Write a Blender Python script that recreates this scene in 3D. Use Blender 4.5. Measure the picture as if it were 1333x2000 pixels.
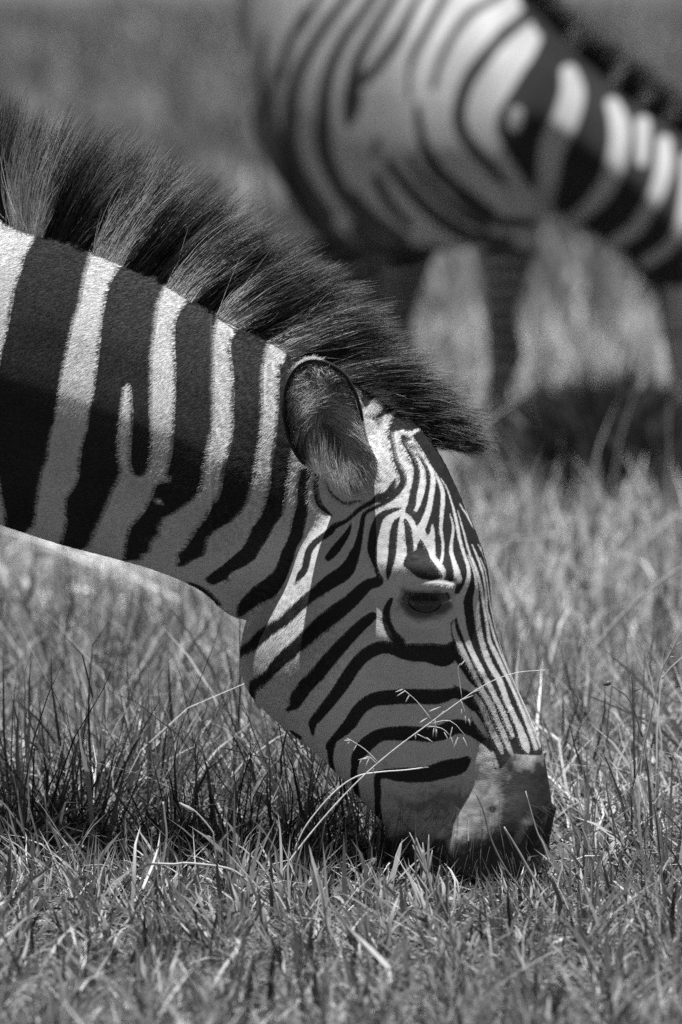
import bpy, bmesh, math, random
import numpy as np
from mathutils import Vector

for o in list(bpy.data.objects): bpy.data.objects.remove(o)
R = np.random.default_rng(7)
random.seed(7)
S = bpy.context.scene
COL = S.collection

# ------------------------------------------------------------------ camera
CAM_D, CAM_H = 12.0, 1.3
FPX = 1550.0 * CAM_D                       # focal length in pixels of a 1333 x 2000 frame
V_H = -265.0                               # row of the horizon in that frame
PITCH = math.atan((1000 - V_H) / FPX)
cam = bpy.data.cameras.new('camera')
camo = bpy.data.objects.new('camera', cam); COL.objects.link(camo)
camo.location = (0, -CAM_D, CAM_H)
camo.rotation_euler = (math.pi / 2 - PITCH, 0, 0)
cam.sensor_fit = 'VERTICAL'; cam.sensor_height = 36.0
cam.lens = FPX * 36.0 / 2000.0
cam.clip_start = 0.5; cam.clip_end = 6000
cam.dof.use_dof = True
cam.dof.focus_distance = CAM_D + 0.0
cam.dof.aperture_fstop = 6.3
cam.dof.aperture_blades = 0
S.camera = camo

# ------------------------------------------------------------------ light
SUN_EL, SUN_TILT = math.radians(81.5), 0.0
world = bpy.data.worlds.new('World'); S.world = world
world.use_nodes = True
nt = world.node_tree; nt.nodes.clear()
sky = nt.nodes.new('ShaderNodeTexSky'); sky.sky_type = 'NISHITA'; sky.sun_disc = False
sky.sun_elevation = SUN_EL; sky.sun_rotation = math.pi
sky.air_density = 0.5; sky.dust_density = 0.3; sky.altitude = 2300
bw = nt.nodes.new('ShaderNodeRGBToBW')     # the photograph is monochrome
bg = nt.nodes.new('ShaderNodeBackground'); bg.inputs['Strength'].default_value = 0.05
wo = nt.nodes.new('ShaderNodeOutputWorld')
nt.links.new(sky.outputs[0], bw.inputs[0]); nt.links.new(bw.outputs[0], bg.inputs['Color']); nt.links.new(bg.outputs[0], wo.inputs[0])
sl = bpy.data.lights.new('sun', 'SUN'); sl.energy = 5.0; sl.angle = math.radians(0.5); sl.color = (1, 1, 1)
so = bpy.data.objects.new('sun', sl); COL.objects.link(so)
sdir = Vector((math.sin(SUN_TILT), -math.cos(SUN_EL), math.sin(SUN_EL))).normalized()
so.rotation_euler = sdir.to_track_quat('Z', 'Y').to_euler()

S.view_settings.view_transform = 'Standard'; S.view_settings.look = 'None'
S.view_settings.exposure = 0.86; S.view_settings.gamma = 1.0
S.render.engine = 'CYCLES'
S.cycles.use_denoising = False
S.cycles.max_bounces = 6; S.cycles.diffuse_bounces = 3; S.cycles.transmission_bounces = 3
S.cycles.transparent_max_bounces = 4; S.cycles.sample_clamp_indirect = 4.0
S.cycles_curves.shape = 'THICK'

# ------------------------------------------------------------------ helpers
cp, sp = math.cos(PITCH), math.sin(PITCH)
def P(u, v, y=0.0):
    """points of the plane at depth y (metres behind the head) seen in column u, row v of the survey frame"""
    u = np.asarray(u, float); v = np.asarray(v, float); y = np.asarray(y, float)
    a = (u - 666.5) / FPX; b = (1000 - v) / FPX
    dx, dy, dz = a, cp + b * sp, -sp + b * cp
    t = (y + CAM_D) / dy
    return np.stack(np.broadcast_arrays(dx * t, y, CAM_H + dz * t), -1)

# side plane coordinates of an animal: an oblique parallel projection on its own flank
def side_uv(p, y0=0.0):
    k = FPX / (CAM_D + y0)
    c = P(666.5, 1000.0, y0)
    return np.stack([666.5 + (p[:, 0]) * k, 1000 - ((p[:, 2] - c[2]) * cp + (p[:, 1] - y0) * sp) * k], -1)

def tag(o, label=None, cat=None, group=None, kind=None):
    if label: o['label'] = label
    if cat: o['category'] = cat
    if group: o['group'] = group
    if kind: o['kind'] = kind
    return o

def mesh_obj(name, verts, faces, mat=None, parent=None, smooth=True):
    me = bpy.data.meshes.new(name)
    verts = np.asarray(verts, np.float32)
    faces = np.asarray(faces, np.int32)
    n, m = len(verts), len(faces); k = faces.shape[1]
    me.vertices.add(n); me.vertices.foreach_set('co', verts.ravel())
    me.loops.add(m * k); me.loops.foreach_set('vertex_index', faces.ravel())
    me.polygons.add(m)
    me.polygons.foreach_set('loop_start', np.arange(0, m * k, k, dtype=np.int32))
    me.polygons.foreach_set('loop_total', np.full(m, k, np.int32))
    me.update(calc_edges=True); me.validate()
    if smooth: me.polygons.foreach_set('use_smooth', np.ones(len(me.polygons), bool))
    o = bpy.data.objects.new(name, me); COL.objects.link(o)
    if mat: me.materials.append(mat)
    if parent: o.parent = parent
    return o

def set_attr(me, name, vals, dom='POINT'):
    a = me.attributes.new(name, 'FLOAT', dom)
    a.data.foreach_set('value', np.asarray(vals, np.float32))

def curves_obj(name, pts, rad, mat, parent=None, cattr=None):
    """pts (N,K,3), rad (N,K) -> one hair curves object"""
    N, K, _ = pts.shape
    hc = bpy.data.hair_curves.new(name)
    hc.add_curves([K] * N)
    hc.attributes['position'].data.foreach_set('vector', np.ascontiguousarray(pts, np.float32).ravel())
    ra = hc.attributes.get('radius') or hc.attributes.new('radius', 'FLOAT', 'POINT')
    ra.data.foreach_set('value', np.ascontiguousarray(rad, np.float32).ravel())
    for k, v in (cattr or {}).items():
        a = hc.attributes.new(k, 'FLOAT', 'CURVE'); a.data.foreach_set('value', np.asarray(v, np.float32))
    hc.materials.append(mat)
    o = bpy.data.objects.new(name, hc); COL.objects.link(o)
    if parent: o.parent = parent
    return o

def resample(arr, n):
    """Catmull-Rom through the rows of arr, n steps per span"""
    a = np.asarray(arr, float)
    p = np.vstack([2 * a[0] - a[1], a, 2 * a[-1] - a[-2]])
    out = []
    for i in range(1, len(p) - 2):
        t = np.linspace(0, 1, n, endpoint=False)[:, None]
        p0, p1, p2, p3 = p[i - 1], p[i], p[i + 1], p[i + 2]
        out.append(0.5 * (2 * p1 + (p2 - p0) * t + (2 * p0 - 5 * p1 + 4 * p2 - p3) * t ** 2 + (3 * p1 - p0 - 3 * p2 + p3) * t ** 3))
    out.append(a[-1:])
    return np.vstack(out)

def grid_faces(n, k):
    i, j = np.meshgrid(np.arange(n - 1), np.arange(k), indexing='ij')
    a = i * k + j; b = i * k + (j + 1) % k; c = (i + 1) * k + (j + 1) % k; d = (i + 1) * k + j
    return np.stack([a, b, c, d], -1).reshape(-1, 4)

def loft(stations, prof_s, prof_w, K=48, n=6, power=6.0):
    """stations rows: Tu,Tv,Bu,Bv,half width (m),twist (deg),depth y ; prof_w rows: width factors at prof_s"""
    st = resample(np.hstack([np.asarray(stations, float), np.asarray(prof_w, float)]), n)
    th = np.linspace(0, 2 * np.pi, K, endpoint=False)
    s = (1 - np.cos(th)) / 2
    rings = []
    for r in st:
        T = P(r[0], r[1], r[6]); B = P(r[2], r[3], r[6])
        h = T - B; H = np.linalg.norm(h); h /= H
        lat = np.array([0, -1.0, 0]); lat -= lat.dot(h) * h; lat /= np.linalg.norm(lat)
        ph = math.radians(r[5])
        D = h * math.cos(ph) + lat * math.sin(ph); L = lat * math.cos(ph) - h * math.sin(ph)
        sg = np.linspace(0, 1, 201); wg = np.interp(sg, prof_s, r[7:]); kk = np.exp(-(np.arange(-30, 31) / 6.5) ** 2); kk /= kk.sum()
        wg = np.convolve(np.pad(wg, 30, 'reflect', reflect_type='odd'), kk, 'valid')
        w = np.interp(s, sg, wg) * np.sqrt(np.clip(1 - np.abs(2 * s - 1) ** power, 0, 1)) * np.sign(np.sin(th) + 1e-12) * max(r[4], 1e-3)
        w[np.abs(np.sin(th)) < 1e-9] = 0
        Hs, sh = H, 0.0
        for _ in range(6):
            d = (0.5 - s) * Hs + sh
            pr = d * math.cos(ph) - w * math.sin(ph)
            hi, lo = pr.max(), pr.min()
            Hs += (H - (hi - lo)) / math.cos(ph); sh -= (hi + lo) / 2 / math.cos(ph)
        d = (0.5 - s) * Hs + sh
        c = (T + B) / 2
        rings.append(c + d[:, None] * D + w[:, None] * L)
    V = np.vstack(rings); nr = len(rings)
    F = grid_faces(nr, K)
    # caps
    c0, c1 = rings[0].mean(0), rings[-1].mean(0)
    V = np.vstack([V, c0, c1]); i0, i1 = len(V) - 2, len(V) - 1
    j = np.arange(K)
    tri0 = np.stack([np.full(K, i0), (j + 1) % K, j, j], -1)
    b = (nr - 1) * K
    tri1 = np.stack([np.full(K, i1), b + j, b + (j + 1) % K, b + (j + 1) % K], -1)
    return V, F, np.vstack([tri0, tri1])[:, :3]

def tube(path, rad, K=16, n=5):
    a = resample(np.hstack([np.asarray(path, float), np.asarray(rad, float)[:, None]]), n)
    p, r = a[:, :3], a[:, 3]
    t = np.gradient(p, axis=0); t /= np.linalg.norm(t, axis=1)[:, None]
    up = np.array([0.31, 0.9, 0.17])
    rings = []
    th = np.linspace(0, 2 * np.pi, K, endpoint=False)
    for i in range(len(p)):
        a1 = np.cross(t[i], up); a1 /= np.linalg.norm(a1); a2 = np.cross(t[i], a1)
        rings.append(p[i] + r[i] * (np.cos(th)[:, None] * a1 + np.sin(th)[:, None] * a2))
    V = np.vstack(rings); nr = len(rings)
    F = grid_faces(nr, K)
    V = np.vstack([V, p[0], p[-1]]); i0, i1 = len(V) - 2, len(V) - 1
    j = np.arange(K); b = (nr - 1) * K
    return V, F, np.vstack([np.stack([np.full(K, i0), (j + 1) % K, j], -1), np.stack([np.full(K, i1), b + j, b + (j + 1) % K], -1)])

def fuse(pieces, voxel, smooth_it=4):
    """voxel union of closed pieces -> (verts, quads)"""
    bm_v, polys, off = [], [], 0
    for V, F, T in pieces:
        bm_v.append(V); polys += (F + off).tolist() + (T + off).tolist(); off += len(V)
    me = bpy.data.meshes.new('tmp'); me.from_pydata(np.vstack(bm_v).tolist(), [], polys); me.update()
    bm = bmesh.new(); bm.from_mesh(me); bmesh.ops.recalc_face_normals(bm, faces=bm.faces); bm.to_mesh(me); bm.free()
    o = bpy.data.objects.new('tmp', me); COL.objects.link(o)
    md = o.modifiers.new('r', 'REMESH'); md.mode = 'VOXEL'; md.voxel_size = voxel
    ms = o.modifiers.new('s', 'SMOOTH'); ms.iterations = smooth_it; ms.factor = 0.5
    dg = bpy.context.evaluated_depsgraph_get()
    out = bpy.data.meshes.new_from_object(o.evaluated_get(dg))
    bpy.data.objects.remove(o)
    return out

def verts_of(me):
    v = np.empty(len(me.vertices) * 3, np.float32); me.vertices.foreach_get('co', v); return v.reshape(-1, 3).astype(float)
def normals_of(me):
    v = np.empty(len(me.vertices) * 3, np.float32); me.vertices.foreach_get('normal', v); return v.reshape(-1, 3).astype(float)

# ------------------------------------------------------------------ coat pattern: layers of strokes and patches on the flank plane
CLIP = 26.0
def sd_stroke(q, pts):
    p = np.asarray(pts, float); out = np.full(len(q), -CLIP)
    for a, b in zip(p[:-1], p[1:]):
        d = b[:2] - a[:2]; L2 = max(d @ d, 1e-6)
        t = np.clip(((q - a[:2]) @ d) / L2, 0, 1)
        dist = np.hypot(q[:, 0] - a[0] - t * d[0], q[:, 1] - a[1] - t * d[1])
        np.maximum(out, (a[2] + (b[2] - a[2]) * t) / 2 - dist, out=out)
    return out
def sd_poly(q, pts):
    p = np.asarray(pts, float); dist = np.full(len(q), 1e9); ins = np.zeros(len(q), bool)
    for a, b in zip(p, np.roll(p, -1, 0)):
        d = b - a; L2 = max(d @ d, 1e-6)
        t = np.clip(((q - a) @ d) / L2, 0, 1)
        np.minimum(dist, np.hypot(q[:, 0] - a[0] - t * d[0], q[:, 1] - a[1] - t * d[1]), out=dist)
        if a[1] != b[1]:
            c = (a[1] > q[:, 1]) != (b[1] > q[:, 1])
            ins ^= c & (q[:, 0] < d[0] * (q[:, 1] - a[1]) / d[1] + a[0])
    return np.where(ins, dist, -dist)
def smooth_line(pts):
    return resample(pts, 4) if len(pts) > 2 else np.asarray(pts, float)
def pattern(q, layers, base=-CLIP):
    sd = np.full(len(q), float(base))
    for col, kind, pts in layers:
        pts = smooth_line(pts) if kind == 's' else np.asarray(pts, float)
        lo, hi = pts[:, :2].min(0) - 60, pts[:, :2].max(0) + 60
        m = np.nonzero((q[:, 0] > lo[0]) & (q[:, 0] < hi[0]) & (q[:, 1] > lo[1]) & (q[:, 1] < hi[1]))[0]
        if not len(m): continue
        f = (sd_stroke if kind == 's' else sd_poly)(q[m], pts)
        f = np.clip(f, -CLIP, CLIP)
        sd[m] = np.maximum(sd[m], f) if col == 'B' else np.minimum(sd[m], -f)
    return sd

def band(left, right):
    return list(left) + list(right)[::-1]

FRONT = []
def B(*p): FRONT.append(('B', 's', p))
def W(*p): FRONT.append(('W', 's', p))
def BP(*p): FRONT.append(('B', 'p', p))
def WP(*p): FRONT.append(('W', 'p', p))
# --- neck: black ground, white bands
BP((-400, -200), (0, 330), (200, 420), (400, 520), (600, 620), (800, 740), (870, 830), (812, 838), (790, 850), (765, 838), (752, 800), (726, 790), (712, 796), (704, 780), (660, 745), (620, 720), (600, 800), (573, 892), (569, 925),
   (566, 951), (563, 975), (556, 1005), (538, 1029), (527, 1051), (513, 1075), (500, 1100), (478, 1113), (451, 1121), (443, 1132), (416, 1143), (401, 1136), (390, 1110), (351, 1106), (340, 1090), (290, 1093), (246, 1100), (160, 1085), (30, 1050), (-400, 1010))
WP(*band([(-95, 380), (-100, 600), (-110, 800), (-110, 1050)], [(78, 446), (64, 462), (54, 480), (45, 497), (40, 522), (27, 560), (19, 609), (12, 649), (2, 685), (-8, 750), (-12, 850), (-6, 930), (0, 970), (6, 1000), (8, 1040)]))
WP(*band([(182, 470), (178, 490), (175, 506), (167, 536), (157, 593), (143, 636), (135, 679), (124, 725), (117, 773), (112, 806), (104, 836), (97, 865), (96, 892), (84, 919), (76, 957), (70, 998), (65, 1028), (48, 1046), (60, 1070)],
         [(258, 490), (234, 520), (216, 550), (208, 582), (201, 620), (198, 658), (194, 701), (189, 739), (185, 775), (178, 803), (173, 838), (162, 871), (158, 900), (155, 933), (147, 952), (131, 973), (129, 998), (130, 1025), (119, 1062), (120, 1090)]))
WP(*band([(246, 752), (243, 776), (240, 806), (235, 854), (236, 890), (242, 919), (235, 941), (224, 957), (213, 987), (200, 1014), (186, 1043), (177, 1068), (160, 1080), (170, 1120), (246, 1120)],
         [(257, 752), (261, 787), (262, 825), (258, 868), (258, 911), (266, 927), (274, 931), (281, 930), (293, 922), (298, 900), (300, 879), (301, 838), (300, 782), (300, 690), (306, 636), (310, 598), (319, 571), (330, 548),
          (395, 548), (371, 574), (365, 591), (351, 612), (343, 631), (343, 680), (346, 723), (345, 772), (343, 838), (340, 876), (335, 903), (327, 933), (308, 949), (300, 971), (286, 998), (275, 1011), (257, 1030), (251, 1052), (246, 1078)][::-1]))
FRONT.pop()
WP((246, 752), (243, 776), (240, 806), (235, 854), (236, 890), (242, 919), (235, 941), (224, 957), (213, 987), (200, 1014), (186, 1043), (177, 1068), (160, 1080), (170, 1120), (246, 1120), (246, 1078), (251, 1052), (257, 1030), (275, 1011), (286, 998), (300, 971), (308, 949), (327, 933), (335, 903), (340, 876), (343, 838), (345, 772), (346, 723), (343, 680), (343, 631), (351, 612), (365, 591), (371, 574), (395, 548),
   (330, 548), (319, 571), (310, 598), (306, 636), (300, 690), (299, 782), (301, 838), (300, 879), (298, 900), (293, 922), (281, 931), (273, 931), (266, 927), (258, 911), (258, 868), (262, 825), (261, 787), (258, 754), (252, 748))
WP(*band([(434, 612), (425, 634), (419, 674), (421, 723), (421, 816), (416, 846), (411, 884), (404, 908), (401, 935), (397, 959), (376, 981), (346, 1002), (324, 1014), (315, 1030), (316, 1045), (300, 1060), (296, 1079), (281, 1087), (285, 1130)],
         [(484, 618), (466, 642), (454, 664), (451, 680), (457, 718), (459, 755), (459, 827), (455, 865), (447, 892), (440, 919), (436, 951), (430, 973), (416, 989), (405, 1013), (389, 1032), (373, 1057), (362, 1073), (349, 1084), (353, 1100), (345, 1145)]))
WP(*band([(532, 664), (524, 685), (516, 718), (516, 808), (512, 854), (507, 889), (501, 927), (494, 954), (489, 978), (476, 1000), (454, 1019), (430, 1032), (411, 1048), (405, 1073), (403, 1084), (381, 1094), (362, 1106), (345, 1150)],
         [(580, 672), (562, 696), (548, 720), (547, 750), (545, 808), (540, 865), (532, 916), (530, 951), (521, 986), (511, 1011), (494, 1032), (484, 1059), (473, 1075), (451, 1092), (435, 1105), (422, 1113), (405, 1127), (400, 1160)]))
# ragged ends of the throat stripes, belly line
B((362, 1098, 16), (352, 1104, 9)); B((410, 1132, 10), (422, 1136, 8)); B((440, 1128, 10), (447, 1136, 6))
W((0, 1044, 6), (150, 1083, 8), (260, 1107, 8), (340, 1138, 10))
B((372, 1141, 8), (395, 1153, 14), (415, 1167, 12), (432, 1180, 6))
WP((330, 928), (338, 931), (334, 942), (322, 944)); W((312, 977, 9), (318, 983, 7))
# --- throat, jaw
B((599, 921, 20), (593, 957, 20), (593, 990, 23), (588, 1015, 27), (580, 1045, 24), (568, 1069, 19), (561, 1085, 21), (552, 1107, 18), (540, 1131, 20), (523, 1153, 26), (502, 1167, 28), (480, 1183, 24), (472, 1194, 14))
B((621, 918, 6), (619, 948, 9), (622, 974, 12), (630, 993, 12), (638, 1004, 5))
B((773, 938, 6), (765, 956, 13), (754, 968, 13), (744, 972, 20), (731, 979, 10), (717, 986, 9), (700, 995, 9), (684, 1006, 9), (664, 1017, 9), (646, 1024, 13), (636, 1037, 16), (623, 1047, 14), (609, 1060, 14), (600, 1076, 15), (595, 1109, 15), (586, 1123, 15), (579, 1134, 5))
B((637, 939, 3), (646, 961, 5), (661, 977, 6), (677, 981, 6), (695, 979, 5), (715, 979, 2))
B((681, 1022, 5), (675, 1038, 12), (664, 1056, 17), (652, 1074, 19), (641, 1088, 15))
B((692, 1080, 20), (684, 1103, 27), (671, 1119, 31), (645, 1137, 29), (618, 1158, 23), (591, 1182, 23), (566, 1208, 24), (537, 1228, 27), (516, 1250, 23), (492, 1263, 18))
B((767, 830, 12), (766, 850, 9), (768, 868, 10), (773, 886, 11), (776, 900, 13), (782, 915, 15), (788, 932, 15), (786, 948, 14), (774, 963, 13), (760, 977, 10), (747, 985, 8), (722, 997, 7), (711, 1004, 9), (706, 1024, 11), (702, 1047, 13), (697, 1069, 17), (690, 1090, 24))
B((783, 993, 4), (764, 998, 10), (747, 1006, 14), (738, 1018, 18), (731, 1042, 20), (727, 1069, 19), (730, 1088, 13), (736, 1106, 9), (740, 1122, 9), (740, 1134, 20), (719, 1141, 22), (703, 1155, 26), (687, 1172, 28), (662, 1193, 32), (640, 1211, 32), (617, 1233, 28), (595, 1256, 24), (572, 1283, 21), (550, 1305, 22), (530, 1321, 19), (519, 1340, 14), (517, 1359, 10), (523, 1380, 6))
B((727, 1203, 18), (710, 1217, 22), (685, 1242, 24), (662, 1267, 26), (640, 1292, 27), (617, 1319, 26), (600, 1345, 23), (594, 1360, 15), (580, 1370, 9))
B((839, 1273, 38), (802, 1271, 36), (776, 1267, 25), (757, 1261, 25), (739, 1263, 26), (714, 1276, 25), (694, 1298, 25), (674, 1328, 25), (651, 1359, 23), (626, 1392, 20), (617, 1406, 15), (616, 1430, 5))
B((839, 1273, 40), (857, 1277, 44), (870, 1277, 42), (884, 1262, 24))
B((763, 1170, 8), (755, 1190, 14), (756, 1214, 17), (766, 1235, 17), (783, 1252, 20))
B((577, 1427, 13), (590, 1437, 11))
B((926, 1376, 24), (906, 1357, 24), (885, 1353, 22), (865, 1359, 28), (843, 1362, 33), (814, 1362, 32), (780, 1363, 32), (736, 1365, 30), (714, 1374, 28), (698, 1390, 27), (687, 1408, 26), (671, 1426, 22), (656, 1440, 15), (648, 1454, 18), (648, 1467, 13), (648, 1485, 10), (652, 1508, 10))
B((885, 1337, 3), (897, 1346, 9))
B((970, 1472, 12), (955, 1453, 14), (935, 1440, 13), (918, 1424, 24), (900, 1419, 28), (882, 1422, 30), (865, 1431, 30), (840, 1437, 27), (814, 1435, 27), (780, 1434, 27), (747, 1435, 25), (725, 1446, 29), (709, 1462, 29), (698, 1480, 22), (694, 1498, 14), (693, 1516, 14), (696, 1534, 13), (702, 1556, 9))
B((912, 1484, 20), (898, 1495, 31), (875, 1499, 34), (845, 1508, 31), (814, 1512, 28), (780, 1512, 26), (765, 1511, 21), (743, 1513, 16), (739, 1528, 14), (741, 1545, 14), (742, 1566, 12), (745, 1586, 14), (752, 1604, 10))
# --- poll and forehead
W((700, 772, 16), (694, 757, 10)); WP((729, 779), (740, 772), (753, 788), (751, 798), (744, 806), (732, 802), (718, 799), (722, 793))
WP((747, 822), (760, 808), (780, 796), (770, 820), (761, 838), (750, 838)); B((718, 808, 3), (730, 811, 6), (742, 813, 8), (752, 803, 10)); B((742, 813, 7), (745, 824, 4), (746, 836, 2))
W((822, 848, 3), (800, 846, 8), (786, 846, 12), (778, 856, 13), (780, 868, 14), (784, 886, 17), (792, 904, 19), (798, 918, 15), (800, 934, 12), (799, 950, 13), (792, 963, 15))
B((800, 858, 9), (788, 852, 9), (790, 864, 9), (799, 880, 10), (806, 895, 10), (812, 911, 12), (814, 929, 13), (811, 947, 14), (807, 965, 14), (804, 985, 16), (799, 1000, 15), (808, 1008, 16), (813, 1022, 13))
B((804, 868, 5), (815, 878, 7), (824, 898, 8), (834, 918, 9), (836, 936, 9), (834, 957, 9), (830, 975, 11), (824, 994, 13), (817, 1009, 16), (813, 1022, 14))
B((791, 1016, 7), (797, 1029, 14), (798, 1045, 14), (800, 1064, 14), (802, 1080, 14))
BP((819, 1052), (825, 1060), (833, 1074), (837, 1090), (845, 1103), (853, 1115), (860, 1129), (841, 1133), (825, 1131), (813, 1125), (802, 1115), (788, 1103), (792, 1088), (798, 1076), (808, 1074), (814, 1064))
B((781, 1010, 4), (773, 1023, 12), (769, 1045, 16), (768, 1068, 16), (766, 1092, 15), (762, 1111, 12), (759, 1130, 5))
BP((806, 850), (812, 862), (828, 885), (847, 922), (850, 940), (848, 960), (844, 985), (840, 1003), (835, 1018), (828, 1036), (829, 1048), (838, 1046), (848, 1060), (845, 1090), (861, 1131), (872, 1136), (884, 1136), (884, 1158), (897, 1160), (904, 1172), (893, 1205), (886, 1210), (880, 1215), (881, 1240), (884, 1262), (884, 1284), (900, 1306), (915, 1329), (932, 1345), (922, 1353), (920, 1380), (929, 1396), (919, 1400), (922, 1420), (940, 1437), (958, 1450), (968, 1468), (959, 1471),
   (968, 1502), (980, 1500), (1000, 1472), (1100, 1480), (1100, 1300), (1000, 1100), (960, 1000), (900, 870), (850, 820))
W((814, 876, 3), (824, 888, 5), (833, 902, 6), (843, 922, 8), (845, 940, 8), (843, 957, 9), (839, 979, 9), (835, 998, 10), (829, 1014, 12), (822, 1030, 14), (812, 1042, 12), (811, 1060, 8), (810, 1074, 3))
W((822, 1030, 10), (828, 1046, 8), (836, 1058, 12)); W((784, 1005, 10), (798, 1012, 10), (806, 1026, 10), (811, 1040, 12))
W((845, 918, 2), (850, 926, 3), (856, 939, 5), (863, 958, 8), (864, 978, 8), (862, 998, 8), (861, 1017, 7), (860, 1037, 6), (863, 1056, 5), (863, 1074, 5), (859, 1091, 5), (855, 1102, 5))
W((843, 1026, 4), (843, 1041, 9), (839, 1056, 17), (841, 1072, 14), (843, 1088, 10), (850, 1101, 11), (858, 1115, 10), (862, 1128, 4))
W((878, 1004, 1.5), (884, 1030, 4), (881, 1056, 6), (879, 1076, 7), (881, 1095, 9), (884, 1115, 12), (888, 1132, 14))
W((860, 935, 1.5), (870, 950, 2), (876, 965, 2.5), (884, 992, 4), (890, 1017, 5.5), (895, 1045, 6.5), (901, 1070, 6), (907, 1095, 7), (909, 1111, 8), (907, 1132, 9), (901, 1158, 12), (898, 1174, 15), (902, 1206, 17), (911, 1237, 14), (922, 1269, 13), (934, 1296, 12), (944, 1316, 10), (956, 1338, 10), (969, 1365, 10), (983, 1392, 9), (994, 1419, 9), (1001, 1437, 7))
W((887, 1212, 4), (888, 1235, 9), (899, 1262, 11), (912, 1290, 10), (924, 1313, 9), (935, 1334, 8), (947, 1358, 10), (960, 1379, 10), (971, 1406, 10), (983, 1433, 10), (994, 1462, 9), (999, 1475, 5))
W((893, 998, 1.5), (905, 1041, 3), (915, 1080, 4), (923, 1105, 6), (930, 1130, 6), (938, 1154, 6), (944, 1180, 5.5), (952, 1219, 5), (958, 1251, 6.5), (970, 1278, 7.5), (982, 1305, 7), (996, 1334, 6), (1012, 1370, 6), (1025, 1401, 7), (1037, 1433, 8), (1047, 1462, 8))
W((911, 1085, 1.5), (917, 1105, 2.5), (923, 1130, 5), (927, 1150, 7.5), (929, 1174, 11), (934, 1206, 10), (942, 1242, 9), (950, 1271, 10), (961, 1302, 11), (976, 1329, 11), (989, 1367, 11), (1003, 1397, 10), (1016, 1426, 13), (1025, 1453, 16), (1030, 1467, 8))
W((921, 1064, 2), (929, 1084, 4), (936, 1107, 5), (942, 1134, 4), (948, 1164, 4), (951, 1190, 3.5), (958, 1215, 4), (967, 1246, 4), (979, 1278, 3.5), (990, 1305, 3), (1005, 1338, 3), (1025, 1385, 3), (1041, 1426, 3), (1053, 1456, 4))
W((936, 1090, 1.5), (944, 1112, 2), (950, 1145, 2.5), (957, 1180, 2.5), (966, 1220, 2.5), (978, 1258, 2.5), (994, 1298, 2.5), (1003, 1325, 2.5), (1019, 1361, 2.5), (1032, 1394, 2.5), (1044, 1421, 2.5), (1056, 1452, 2.5))
W((933, 1064, 2), (944, 1082, 4), (948, 1100, 3)); W((897, 985, 2), (912, 1008, 3), (922, 1028, 2))
W((928, 1358, 8), (942, 1381, 11), (953, 1408, 11), (965, 1435, 11), (976, 1457, 10), (981, 1470, 5))
W((924, 1394, 11), (935, 1412, 13), (946, 1430, 8), (952, 1440, 3))
W((962, 1467, 5), (969, 1487, 7), (977, 1507, 3)); W((922, 1468, 12), (937, 1463, 17), (949, 1480, 13), (960, 1500, 10), (967, 1518, 4))
MUZZLE = [(958, 1510), (985, 1474), (1005, 1464), (1030, 1474), (1052, 1474), (1090, 1462), (1100, 1800), (770, 1800), (760, 1640), (752, 1604), (775, 1594), (800, 1618), (850, 1616), (900, 1626), (945, 1604), (957, 1565), (930, 1552), (952, 1540)]
EYE_DARK = [(788, 1148), (812, 1152), (868, 1152), (882, 1160), (884, 1185), (872, 1200), (848, 1206), (832, 1212), (815, 1214), (800, 1206), (786, 1190), (776, 1172)]
LID_WHITE = [(793, 1146), (815, 1138), (850, 1137), (872, 1143), (862, 1150), (820, 1151)]

# ------------------------------------------------------------------ materials
def new_mat(name):
    m = bpy.data.materials.new(name); m.use_nodes = True; t = m.node_tree; t.nodes.clear()
    out = t.nodes.new('ShaderNodeOutputMaterial'); bs = t.nodes.new('ShaderNodeBsdfPrincipled')
    t.links.new(bs.outputs[0], out.inputs[0])
    return m, t, bs
def N(t, typ, **kw):
    n = t.nodes.new(typ)
    for k, v in kw.items():
        if k in n.inputs.keys(): n.inputs[k].default_value = v
        else: setattr(n, k, v)
    return n
def attr(t, name):
    a = t.nodes.new('ShaderNodeAttribute'); a.attribute_name = name; return a.outputs['Fac']
def math_(t, op, a, b=None, c=None, clamp=False):
    n = t.nodes.new('ShaderNodeMath'); n.operation = op; n.use_clamp = clamp
    for i, x in enumerate((a, b, c)):
        if x is None: continue
        if isinstance(x, (int, float)): n.inputs[i].default_value = x
        else: t.links.new(x, n.inputs[i])
    return n.outputs[0]
def maprange(t, x, a, b, c, d, smooth=False):
    n = t.nodes.new('ShaderNodeMapRange'); n.interpolation_type = 'SMOOTHSTEP' if smooth else 'LINEAR'
    t.links.new(x, n.inputs[0])
    for i, v in enumerate((a, b, c, d)):
        if isinstance(v, (int, float)): n.inputs[i + 1].default_value = v
        else: t.links.new(v, n.inputs[i + 1])
    return n.outputs[0]
def mixf(t, f, a, b):
    n = t.nodes.new('ShaderNodeMix'); n.data_type = 'FLOAT'
    for i, x in ((0, f), (2, a), (3, b)):
        if isinstance(x, (int, float)): n.inputs[i].default_value = x
        else: t.links.new(x, n.inputs[i])
    return n.outputs[0]
def noise(t, scale, detail=3, rough=0.5, vec=None):
    n = N(t, 'ShaderNodeTexNoise', Scale=scale, Detail=detail, Roughness=rough)
    if vec is None:
        c = t.nodes.new('ShaderNodeTexCoord'); vec = c.outputs['Object']
    t.links.new(vec, n.inputs['Vector'])
    return n.outputs['Fac']

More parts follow.
